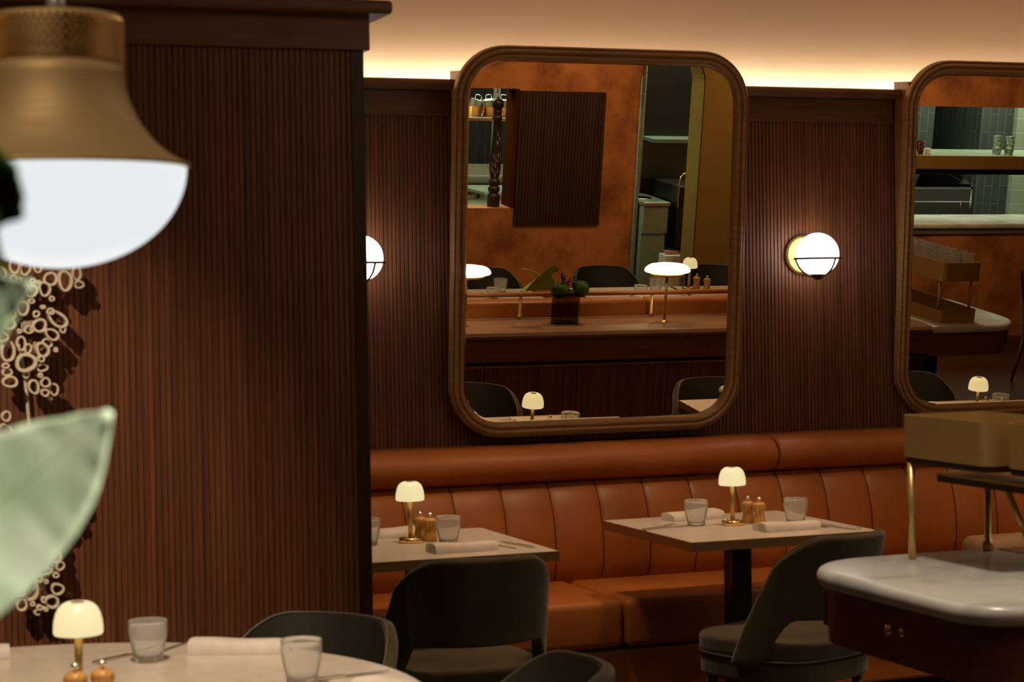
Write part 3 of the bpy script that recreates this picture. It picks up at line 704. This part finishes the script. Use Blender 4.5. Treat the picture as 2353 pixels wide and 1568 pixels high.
for i in range(15):
    u=i/14; rows_=[]
    L_=u; wd=.070*math.sin(PI*min(1,.05+.95*u**.55))**.55*(1.10-.62*u)+.001
    cx=-.098-.170*L_; cz=.262-.03*L_-.055*L_**2.2
    for j in range(9):
        v=-1+2*j/8; rows_.append((cx+.012*abs(v)+.02*abs(v)*(1-u), .02+v*.022+.012*abs(v), cz+wd*v*1.0+.004*math.cos(v*3)))
    rows.append(rows_)
b.grid(rows); b.build('spathe','spathe_green',fl,smooth=True,sub=1,solid=.0015)
MB().tube([(-.158,.03,.252),(-.19,.035,.275),(-.235,.04,.292),(-.275,.04,.302)],[.0062,.0068,.0055,.003],10).build('spadix','spadix_yellow',fl,smooth=True)
def mossball(name,label,c,r,sc):
    b=MB(); b.sphere(c,r,24,sc)
    for v in b.b.verts:
        d=(v.co-Vector(c)); v.co+=d*random.uniform(-.06,.10)
    for k in range(420):
        a=random.random()*2*PI; z=random.uniform(-1,1); q=math.sqrt(1-z*z); n=Vector((q*math.cos(a)*sc[0],q*math.sin(a)*sc[1],z*sc[2])); p=Vector(c)+n*r; e=n.orthogonal().normalized()*.0012
        vv=[b.b.verts.new(x) for x in (p-e,p+e,p+n*r*.22+Vector((random.uniform(-.003,.003),)*3))]; b.b.faces.new(vv)
    o=b.build(name,'moss',None,smooth=True); o.location=(4.035,4.415,ZC); return tag(o,label,'flower')
mossball('moss_ball','mossy green tuft on the left rim of the smoked vase',(-.036,0,.176),.046,(1.05,.8,.85))
mossball('moss_ball','mossy green tuft spilling over the right rim of the smoked vase',(.082,0,.182),.042,(1.0,.9,.95))
t=thing('berry_sprig','dark dried berry sprigs standing up in the smoked vase','flower',(4.035,4.415,ZC))
b=MB(); c=MB()
for k in range(9):
    x=random.uniform(-.03,.055); z=random.uniform(.21,.27); c.tube([(x*.3,0,.10),(x*.7,0,.17),(x,random.uniform(-.01,.01),z)],.0011,5)
    for q in range(7): b.sphere((x+random.uniform(-.012,.012),random.uniform(-.01,.01),z+random.uniform(-.02,.008)),.0042,8)
b.build('berries','berry',t,smooth=True); c.build('stems','stem_green',t)

# brass glass racks on the marble ends
def rack(label,x,mirror_):
    t=thing('brass_rack',label,'shelf',(x,4.2,ZC)); s=-1 if mirror_ else 1
    # upper band
    def band(b,xa,xb,ya,yb,z0,z1,r=.03,th=.004):
        o=rrect(xa,xb,ya,yb,r,6); i_=rrect(xa+th,xb-th,ya+th,yb-th,r-th,6); n=len(o)
        V=[[b.b.verts.new((px,py,pz)) for px,py in oo] for oo,pz in ((o,z0),(o,z1),(i_,z1),(i_,z0))]
        for a,c in zip(V,V[1:]+V[:1]):
            for k in range(n): b.b.faces.new((a[k],a[(k+1)%n],c[(k+1)%n],c[k]))
        return b
    return t,band
t,band=rack('two-tier brass glass rack on the right marble end, seen in the right-hand mirror',6.425,False)
b=MB(); band(b,-.125,.125,-.42,.362,.240,.345); b.build('upper_band','satin_brass',t)
MB().prism(rrect(-.119,.119,-.414,.356,.026,6),.242,.250).build('upper_shelf','edge_brass',t).location=(0,0,.050)
b=MB(); band(b,-.125,.12,-.42,.362,.001,.075); b.build('lower_band','aged_brass',t)
MB().prism(rrect(-.119,.114,-.414,.356,.026,6),.002,.008).build('lower_shelf','dark_wood',t)
for px in (-.10,.10):
    for py in (.30,-.36): MB().lathe([(.0085,.006),(.0085,.242)],16,(px,py,0)).build('post','satin_brass',t,smooth=True)
g0=make_glass('small plain tumbler on the upper tier of the brass rack',(6.50,4.49,ZC+.300),.088,'tumblers on the brass rack','rack_glass')
for r_,x in enumerate((6.50,6.405)):
    for k in range(8):
        if r_==0 and k==0: continue
        dup(g0,(x,4.49-.0905*k,ZC+.300),0,None,'tumblers on the brass rack')
t,band=rack('brass rack on slim posts standing on the left marble end, near right of picture',2.875,True)
b=MB(); band(b,-.125,.125,-.035,.352,.262,.368,.03); b.build('upper_band','satin_brass',t)
MB().prism(rrect(-.122,.122,-.032,.349,.028,6),.246,.261).build('upper_shelf','dark_wood',t)
b=MB(); band(b,-.10,.15,-.42,-.075,.262,.368,.03); b.build('rear_band','aged_brass',t)
MB().prism(rrect(-.097,.147,-.417,-.078,.028,6),.246,.261).build('rear_shelf','dark_wood',t)
MB().prism(rrect(.0,.30,-.40,.40,.02,6),.205,.212).build('lower_shelf','satin_brass',t)
MB().prism(rrect(.003,.297,-.397,.397,.02,6),.188,.204).build('lower_shelf_core','dark_wood',t)
for px,py,h in ((-.115,.315,.247),(.150,.375,.19),(.20,-.30,.19),(-.08,-.36,.247)):
    MB().lathe([(.014,0),(.014,.026),(.0092,.028),(.0092,h)] if px>0 else [(.0095,0),(.0095,h)],18,(px,py,0)).build('post','satin_brass',t,smooth=True)
MB().tube([(.026,.10,.19),(.112,.10,0.0)],.0075,12).build('brace','satin_brass',t,smooth=True)
o=MB().box(-.2,.35,-.10,.10,0,.10).build('bench_cushion','beige_cloth',None,smooth=True,bevel=.045,seg=5); o.location=(4.62,6.80,.48); tag(o,'tan cushion lying on the banquette seat, just above the marble at right','cushion')

# ---------------------------------------------------------------- pendant lamp in the foreground
t=thing('pendant_lamp','large brass pendant lamp with a glowing white dome at upper left','pendant lamp',(.348,2.45,1.56))
z=lambda v: v-1.56
MB().lathe([(.0735,z(1.826)),(.0770,z(1.828)),(.0770,z(1.880)),(.0735,z(1.886)),(.03,z(1.889)),(0,z(1.889))],96).build('perforated_collar','pendant_brass',t,smooth=True)
b=MB()
for r_ in range(8):
    for k in range(54):
        a=2*PI*(k+.5*(r_%2))/54; zz=z(1.833)+r_*.0064
        b.lathe([(.0030,0),(.0028,.0014),(.0040,.0014),(.0042,0)],8,M=Matrix.Translation((.0770*math.cos(a),.0770*math.sin(a),zz))@Matrix.Rotation(a,4,'Z')@Matrix.Rotation(PI/2,4,'Y'))
o=b.build('knurling','pendant_ring_brass',t)
MB().lathe([(.0775,z(1.829)),(.0785,z(1.815)),(.0800,z(1.800)),(.083,z(1.788)),(.088,z(1.775)),(.095,z(1.761)),(.104,z(1.748)),(.115,z(1.735)),(.127,z(1.725)),(.140,z(1.717)),(.1535,z(1.711)),(.1545,z(1.709)),(.1535,z(1.7075)),(.140,z(1.709)),(.12,z(1.709)),(0,z(1.711))],96).build('flared_shade','pendant_brass',t,smooth=True)
MB().lathe([(.149*math.sin(a),z(1.709)-.120*math.cos(a)) for a in [math.radians(1+i*88/22) for i in range(23)]],80).build('glass_dome','pendant_glow',t,smooth=True)
MB().tube([(0,0,z(1.889)),(0,0,z(3.08))],.0035,10).build('cord','cord_black',t,smooth=True)
MB().lathe([(.010,z(1.888)),(.012,z(1.893)),(.010,z(1.915)),(.004,z(1.920))],20).build('cord_grip','steel',t,smooth=True)


# ---------------------------------------------------------------- ceramic ring sculpture on the column
ART=[(0.6418,1.644,0.0145,0.021,0),(0.6688,1.6356,0.0145,0.0178,0),(0.6993,1.6353,0.0113,0.0113,0),(0.7326,1.6087,0.0178,0.0194,-30),(0.7681,1.6033,0.0194,0.0274,0),(0.7994,1.6227,0.0129,0.0194,0),(0.8037,1.593,0.0145,0.0103,0),(0.682,1.5783,0.0161,0.0178,0),(0.6469,1.5836,0.0178,0.0161,0),(0.7159,1.5827,0.0161,0.0194,0),(0.6448,1.556,0.0129,0.0081,0),(0.6603,1.5345,0.0161,0.0194,15),(0.628,1.5204,0.0194,0.0194,0),(0.6275,1.4943,0.0161,0.0145,0),(0.6379,1.6115,0.0097,0.0097,0),(0.6538,1.608,0.0065,0.0065,0),(0.7293,1.5251,0.0113,0.009,0),(0.7483,1.505,0.0297,0.0187,-35),(0.7011,1.4895,0.0194,0.0178,0),(0.6768,1.4802,0.0145,0.0113,0),(0.7607,1.4785,0.009,0.0103,0),(0.7313,1.466,0.0194,0.0145,-30),(0.6552,1.4447,0.0123,0.02,0),(0.671,1.4313,0.0097,0.0145,0),(0.6213,1.426,0.0178,0.0307,0),(0.7079,1.4271,0.0178,0.02,20),(0.7211,1.4432,0.0145,0.0129,0),(0.6654,1.3954,0.0265,0.0258,0),(0.7026,1.4043,0.009,0.0097,0),(0.7069,1.3812,0.0145,0.0113,0),(0.6141,1.3886,0.0097,0.0081,0),(0.6186,1.3722,0.0129,0.0113,0),(0.6244,1.3476,0.0194,0.0161,0),(0.6664,1.3643,0.0097,0.0097,0),(0.6834,1.3327,0.0145,0.0194,20),(0.7126,1.3433,0.0136,0.0129,0),(0.7348,1.3246,0.0129,0.0168,0),(0.7104,1.3171,0.0113,0.0103,0),(0.7246,1.3019,0.0058,0.0048,0),(0.613,1.2598,0.0129,0.0136,0),(0.6107,1.224,0.0194,0.0161,0),(0.7332,1.5578,0.0081,0.0071,0),(0.6815,1.5521,0.0081,0.0071,0),(0.6511,1.4759,0.0065,0.0065,0),(0.7001,1.3617,0.0065,0.0065,0),(0.7418,1.4263,0.0058,0.0065,0),(0.6937,1.5192,0.009,0.0097,0),(0.6874,1.6043,0.0084,0.0077,0),(0.7018,1.6009,0.0058,0.0058,0),(0.7101,1.5369,0.0065,0.0058,0),(0.6144,1.5532,0.0129,0.0145,0),(0.6077,1.4621,0.0161,0.0129,0),(0.6095,1.6248,0.0145,0.0161,0),(0.7175,0.9312,0.0099,0.0092,0),(0.7339,0.9236,0.0115,0.0115,0),(0.7316,0.8918,0.0164,0.0164,0),(0.702,0.8953,0.0197,0.0099,-25),(0.7012,0.8568,0.0213,0.0099,10),(0.6877,0.8392,0.0085,0.0092,0),(0.6674,0.8087,0.0204,0.0263,-15),(0.7332,0.8095,0.0177,0.0158,0),(0.7193,0.7768,0.0181,0.0181,0),(0.6422,0.7753,0.0148,0.0164,0),(0.729,0.8467,0.0092,0.0072,0),(0.704,0.8315,0.0072,0.0059,0),(0.6862,0.7656,0.0082,0.0072,0),(0.67,0.7751,0.0072,0.0066,0),(0.7009,0.7613,0.0066,0.0059,0),(0.6826,0.7525,0.0099,0.0082,0),(0.741,0.8694,0.0115,0.0131,0),(0.6964,0.785,0.0066,0.0082,0),(0.6885,0.876,0.0082,0.0066,0),(0.6379,0.8056,0.0131,0.0115,0),(0.7879,1.0552,0.0115,0.0164,0),(0.7641,1.0261,0.0131,0.0148,0),(0.7469,0.9934,0.0148,0.0164,0),(0.7297,0.9607,0.0115,0.0131,0),(0.7514,1.0536,0.0164,0.0131,0),(0.7243,1.0214,0.0181,0.0148,0),(0.7006,0.9891,0.0164,0.0164,0)]
t=thing('ring_sculpture','cluster of pale ceramic rings mounted on the slatted column at left','wall art',(.70,YC-.07,1.25))
for i,(x,zz,rx,rz_,a) in enumerate(ART):
    dd=.022+.018*((i*37)%10)/10
    b=MB(); b.ring((0,0,0),rx,rz_,math.radians(a),max(.0045,min(.0085,.34*min(rx,rz_))),dd); o=b.build('ring','ceramic',t,smooth=False,bevel=.0012,seg=2); o.location=(x-.70,-.008+.02*((i*53)%7)/7,zz-1.25)
b=MB()
for c_ in ((.655,1.565),(.672,1.49),(.69,1.43),(.66,1.60),(.70,.86),(.69,.82)):
    for k in range(26):
        b.ring((c_[0]-.70+random.uniform(-.014,.014),.01+random.uniform(-.01,.01),c_[1]-1.25+random.uniform(-.014,.014)),.0042,.0042,0,.0014,.014)
o=b.build('fine_lattice','ceramic',t); o['kind']='stuff'
MB().tube([(-.07,.045,.33),(-.03,.045,.1),(.0,.045,-.4)],.005,8).build('mounting_rod','ceramic',t,smooth=True)

# ---------------------------------------------------------------- plant beside the camera
t=thing('potted_plant','tall broad-leaved plant reaching in, out of focus, at the left edge','plant',(-.12,1.45,0))
MB().lathe([(0,0),(.13,0),(.17,.32),(.18,.34),(.165,.34),(.15,.30),(0,.30)],40).build('pot','tan_pot',t,smooth=True)
def leaf(pts,widths,mat,up,fold=.25,thk=.0012):
    """midrib points, half-widths and the direction the blade spreads in"""
    b=MB(); rows=[]; n=24; P=[Vector(p) for p in pts]
    def sp(q,u):
        s_=u*(len(q)-1); i=min(int(s_),len(q)-2); f=s_-i
        p0=q[max(i-1,0)];p1=q[i];p2=q[i+1];p3=q[min(i+2,len(q)-1)]
        return .5*((2*p1)+(p2-p0)*f+(2*p0-5*p1+4*p2-p3)*f*f+(3*p1-p0-3*p2+p3)*f**3)
    U=Vector(up).normalized()
    for i in range(n+1):
        u=i/n; c=sp(P,u); d=(sp(P,min(1,u+.02))-sp(P,max(0,u-.02))).normalized(); sd=(U-d*U.dot(d)).normalized(); nn=d.cross(sd); w_=sp(widths,u)
        rows.append([c+sd*(w_*v)+nn*(fold*w_*abs(v)**1.3)+nn*.0015*math.sin(u*60)*abs(v) for v in [-1+j/5 for j in range(11)]])
    b.grid(rows); b.build('leaf',mat,t,smooth=True,solid=thk)
    b=MB(); b.tube([sp(P,i/16) for i in range(17)],[.003*(1-.8*i/16)+.0006 for i in range(17)],8); return b.build('leaf_stalk','leaf_green' if mat=='leaf_green' else 'leaf_dark',t,smooth=True)
def W_(x,y,z): return (x+.12,y-1.45,z)
leaf([W_(.02,1.42,1.30),W_(.09,1.40,1.360),W_(.14,1.38,1.405),W_(.183,1.35,1.445),W_(.217,1.32,1.479)],[.004,.048,.054,.038,.002],'leaf_green',(-.74,-.1,.66),.12)
leaf([W_(-.02,1.30,1.45),W_(.05,1.27,1.52),W_(.10,1.25,1.585),W_(.135,1.23,1.61),W_(.152,1.22,1.60)],[.004,.05,.05,.034,.002],'leaf_dark',(-.5,.2,.8),.1)
leaf([W_(.02,1.25,1.44),W_(.07,1.22,1.50),W_(.12,1.20,1.545),W_(.152,1.18,1.560)],[.003,.03,.025,.002],'leaf_green',(-.6,.1,.8),.1)
leaf([W_(-.15,1.5,1.2),W_(-.22,1.55,1.4),W_(-.33,1.6,1.5),W_(-.42,1.65,1.48)],[.004,.06,.06,.003],'leaf_green',(.3,1,.2))
leaf([W_(-.10,1.6,1.0),W_(-.18,1.75,1.15),W_(-.28,1.9,1.2),W_(-.38,2.0,1.12)],[.004,.06,.06,.003],'leaf_dark',(1,.3,.2))
for e in (W_(.02,1.42,1.27),W_(-.02,1.30,1.45),W_(.02,1.25,1.44),W_(-.15,1.5,1.2),W_(-.10,1.6,1.0)):
    MB().tube([(0,0,.28),(e[0]*.3,e[1]*.3,.28+(e[2]-.28)*.45),e],[.008,.006,.004],8).build('stalk','leaf_dark',t,smooth=True)

# ---------------------------------------------------------------- kitchen contents
t=thing('giant_pepper_mill','oversized dark turned pepper mill covered in white scribbles, standing on the hatch sill','pepper mill',(4.815,1.11,1.0))
pf=[(0,0),(.040,0),(.043,.004),(.043,.055),(.041,.075),(.034,.088),(.030,.094),(.038,.106),(.0415,.122),(.036,.136),(.029,.143),(.036,.154),(.039,.170),(.034,.184),(.026,.192),(.033,.215),(.039,.255),(.0395,.29),(.036,.34),(.031,.40),(.0275,.46),(.0255,.53),(.0255,.585),(.028,.590),(.034,.598),(.034,.612),(.029,.620),(.026,.632),(.031,.645),(.031,.655),(.025,.662),(.032,.672),(.040,.690),(.0415,.708),(.037,.724),(.024,.736),(0,.739)]
MB().lathe(pf,40).build('body','mill_wood',t,smooth=True)
MB().lathe([(0,.738),(.008,.739),(.010,.745),(.007,.752),(0,.754)],16).build('cap_nut','steel',t,smooth=True)
b=MB()
def rad(zz):
    for (r0,z0),(r1,z1) in zip(pf,pf[1:]):
        if z0<=zz<=z1: return r0+(r1-r0)*(zz-z0)/max(1e-6,z1-z0)
for k in range(15):
    z0=[.50,.44,.43,.35,.34,.33,.29,.28,.25,.24,.23,.36,.31,.21,.46][k]; a=PI/2+random.uniform(-.9,.9); pp=[]
    for q in range(9):
        a+=random.uniform(-.10,.16); zz=z0+random.uniform(-.018,.018)+q*.002; r_=rad(zz)+.0008; pp.append((r_*math.cos(a),r_*math.sin(a),zz))
    b.tube(pp,.0007,4)
b.build('white_scribbles','white_ink',t)
o=MB().box(3.95,5.30,.30,.62,1.536,1.556).build('steel_shelf','steel',None); tag(o,'steel shelf holding the copper pots behind the serving hatch','shelf')
def pot(label,x,y,rz,ti):
    t=thing('copper_pot',label,'pot',(x,y,1.557),rz)
    MB().lathe([(0,0),(.046,0),(.048,.003),(.048,.068),(.050,.070),(.047,.070),(.045,.066),(.045,.006),(0,.005)],36).build('copper_body','copper',t,smooth=True)
    M=Matrix.Translation((.0,0,.060))@Matrix.Rotation(ti,4,'Y')
    MB().lathe([(0,0),(.042,0),(.044,.004),(.046,.055),(.0475,.057),(.0445,.057),(.042,.01),(0,.008)],36,M=M).build('steel_insert','steel',t,smooth=True)
    b=MB(); b.tube([M@Vector(p) for p in ((-.018,-.0,.055),(-.020,0,.085),(-.012,0,.092),(.018,0,.092),(.026,0,.085),(.024,0,.055))],.0028,8); b.build('handle','silver',t,smooth=True)
    b=MB()
    for sx in (-1,1): b.tube([(sx*.047,-.012,.045),(sx*.054,-.010,.045),(sx*.054,.010,.045),(sx*.047,.012,.045)],.0025,6)
    b.build('side_handle','bright_brass',t,smooth=True)
pot('copper pot with a tilted steel insert at the left end of the hatch shelf',4.875,.47,.2,.28)
pot('copper pot with a steel insert behind the top of the giant mill',4.985,.47,-.1,-.15)
pot('copper pot at the right end of the hatch shelf, cut by the jamb',5.085,.47,.4,.05)
t=thing('steel_workbench','stainless steel kitchen bench inside the hatch','bench',(4.7,.35,0))
MB().box(-1.2,1.0,-.45,.55,.955,.985).build('worktop','green_steel',t,bevel=.004)
MB().box(-1.2,1.0,-.56,-.52,.985,1.13).build('splashback','steel',t); MB().box(-1.2,1.0,-.52,-.46,1.04,1.05).build('ledge','steel',t)
MB().box(-1.15,.95,-.45,.50,.0,.955).build('cabinet','dark_steel',t)
t=thing('hand_blender','dark and silver tube-shaped kitchen tool lying in the hatch','kitchen tool',(4.79,.62,.990))
MB().tube([(-.16,0,.085),(-.13,0,.085)],.030,16).build('motor_head','dark_rubber',t,smooth=True)
MB().tube([(-.13,0,.078),(.13,0,.020)],[.028,.018],16).build('housing','green_steel',t,smooth=True)
MB().box(-.10,.09,.016,.026,.020,.048,Matrix.Translation((0,0,.0))@Matrix.Rotation(.22,4,'Y')).build('dark_band','dark_rubber',t)
cu=bpy.data.curves.new('lettering','FONT'); cu.body='DEXSO'; cu.size=.030; cu.extrude=.0008; cu.materials.append(MATS['white_plastic'])
tc=bpy.data.objects.new('tmp',cu); C.objects.link(tc); dg=bpy.context.evaluated_depsgraph_get(); dg.update(); me=bpy.data.meshes.new_from_object(tc.evaluated_get(dg)); bpy.data.objects.remove(tc); tx=bpy.data.objects.new('lettering',me); C.objects.link(tx); tx.parent=t; tx.location=(.065,.031,.014); tx.rotation_euler=(PI/2,.22,PI)
t=thing('upright_post','slotted steel upright behind the hatch shelf','post',(5.305,-.26,0)); MB().box(-.025,.025,-.01,.01,0,2.3).build('rail','steel',t); b=MB(); [b.box(-.004,.004,.009,.0125,1.0+.06*k,1.03+.06*k) for k in range(18)]; b.build('slots','black_paint',t)
# inside the arch
struct(MB().box(6.15,6.175,-.7,.50,0,2.42).build('wall_kitchen_pier','green_tile'))
t=thing('black_cabinet','black tall kitchen cabinet with a pale shelf inside the arch','cabinet',(6.72,-.25,0))
MB().box(-.32,.42,-.2,.2,0,2.1).build('carcass','black_paint',t); MB().box(-.32,-.30,.2,.23,.3,2.35).build('upright','steel',t)
MB().box(-.30,.40,.2,.42,1.345,1.375).build('shelf','green_steel',t,bevel=.003); MB().box(-.30,.40,.2,.215,1.05,1.33).build('steel_panel','dark_steel',t)
t=thing('steel_sink','steel sink unit with a curved rim just inside the arch','sink',(6.30,.30,0))
MB().box(-.12,.10,-.2,.3,.925,.955).build('rim','steel',t,bevel=.008); MB().lathe([(.07,.956),(.075,.96),(.08,.956)],32,(-.03,.05,0)).build('basin_ring','silver',t,smooth=True)
MB().box(-.11,.09,-.2,.28,.72,.925).build('front_panel','green_steel',t,bevel=.004); MB().box(-.11,.085,-.2,.26,0,.72).build('lower_panel','green_steel',t,bevel=.004)
t=thing('black_oven','black appliance with a curved brass hose over it inside the arch','oven',(6.60,.45,0))
MB().box(-.165,.2,-.25,.20,.62,1.08).build('housing','black_paint',t,bevel=.01); MB().box(-.16,.2,-.25,.15,0,.60).build('lower_box','green_steel',t,bevel=.006)
MB().tube([(-.18,.22,.93),(-.18,.22,1.10),(-.172,.22,1.15),(-.15,.22,1.175),(-.11,.22,1.183),(.15,.22,1.183)],.006,10).build('brass_pipe','bright_brass',t,smooth=True)
o=MB().box(-.055,.055,-.02,.02,0,.02,Matrix.Rotation(.12,4,'Y')).build('wooden_handle','pink_wood',None,bevel=.006); o.location=(6.36,.73,.596); tag(o,'pinkish wooden handle lying on the pale box inside the arch','handle')
o=MB().box(6.29,6.43,.67,.80,.30,.592).build('pale_box','white_plastic',None,bevel=.006); tag(o,'pale green box low inside the arch behind the right counter lamp','box')
# second hatch (right-hand mirror)
t=thing('marble_pass','thick pale marble counter edge of the right-hand serving hatch','counter',(9.07,1.2,0))
b=MB(); b.box(-1.30,1.30,-.50,.03,.905,.948); b.build('slab','marble',t,bevel=.018,seg=4)
MB().box(-1.31,1.31,.002,.014,.87,.905).build('steel_rail','steel',t)
t=thing('pass_shelf','bronze-fronted steel shelf across the right-hand serving hatch','shelf',(9.07,1.05,1.35))
MB().box(-1.3,1.3,.06,.075,0,.098).build('front_fascia','aged_brass',t); MB().box(-1.3,1.3,-.42,.06,.085,.097).build('shelf_board','green_steel',t); MB().box(-1.3,1.3,.058,.072,-.008,.0).build('lower_edge','silver',t)
MB().box(-1.3,1.3,-.42,.05,-.045,-.010).build('lamp_channel','black_paint',t)
for x in (-1.28,0.9): MB().box(x,x+.03,-.42,-.38,-.32,.085).build('support','black_paint',t)
gt=[]
def gstack(name,label,x,y,z,mat,n,r=.028,h=.045,group=None):
    t=thing(name,label,'glassware',(x,y,z))
    for k in range(n):
        MB().lathe([(0,.003),(r*.82,0),(r*.85,.003),(r,h),(r*.93,h),(r*.78,.006),(0,.006)],24,(0,0,k*h*.62)).build('glass',mat,t,smooth=True)
    return t
gstack('amber_glass_stack','stack of amber glasses at the left end of the right hatch shelf',8.14,1.02,1.447,'amber_glass',2)
gstack('amber_glass_stack','second stack of amber glasses, right one at the left end of the hatch shelf',8.215,1.0,1.447,'amber_glass',3)
gstack('amber_glass_stack','third stack of amber glasses, closest to the white tub',8.275,1.03,1.447,'amber_glass',3)
t=thing('white_tub','small white tub right of the amber glasses on the hatch shelf','tub',(8.345,1.02,1.447)); MB().lathe([(0,0),(.022,0),(.024,.006),(.024,.040),(.021,.046),(0,.046)],28).build('body','white_plastic',t,smooth=True)
gstack('clear_glass_stack','stack of clear glasses near the right end of the right hatch shelf',8.98,.98,1.447,'stack_glass',4,.036,.05)
gstack('clear_glass_stack','stack of clear glasses at the very right edge on the hatch shelf',9.055,1.03,1.447,'stack_glass',4,.036,.05)
t=thing('steel_fridge','low steel cabinet with a slanted glass lid seen through the right hatch','fridge',(8.95,.0,0))
MB().box(-.6,.28,-.2,.30,0,1.10).build('body','dark_steel',t,bevel=.006); b=MB(); b.prism([(-.2,1.10),(.30,1.10),(.30,1.135),(-.2,1.30)],-.6,.28,'x'); b.build('lid','smoked_glass',t)
b=MB(); b.box(-.6,.285,.298,.312,1.095,1.112); b.box(.268,.285,.298,.312,.85,1.20); b.box(-.6,.285,.298,.310,.99,.998); b.box(-.30,-.285,.298,.312,.7,1.0); b.box(.18,.19,.298,.312,.7,1.0); b.build('bright_edges','silver',t)
struct(MB().box(8.0,9.21,-1.0,-.30,0,2.42).build('wall_kitchen_tiles','slate_tile')); struct(MB().box(9.66,9.98,-1.0,-.30,0,2.42).build('wall_kitchen_tiles_right','slate_tile')); struct(MB().box(9.98,10.58,-1.0,-.25,0,2.42).build('wall_kitchen_green','green_tile'))
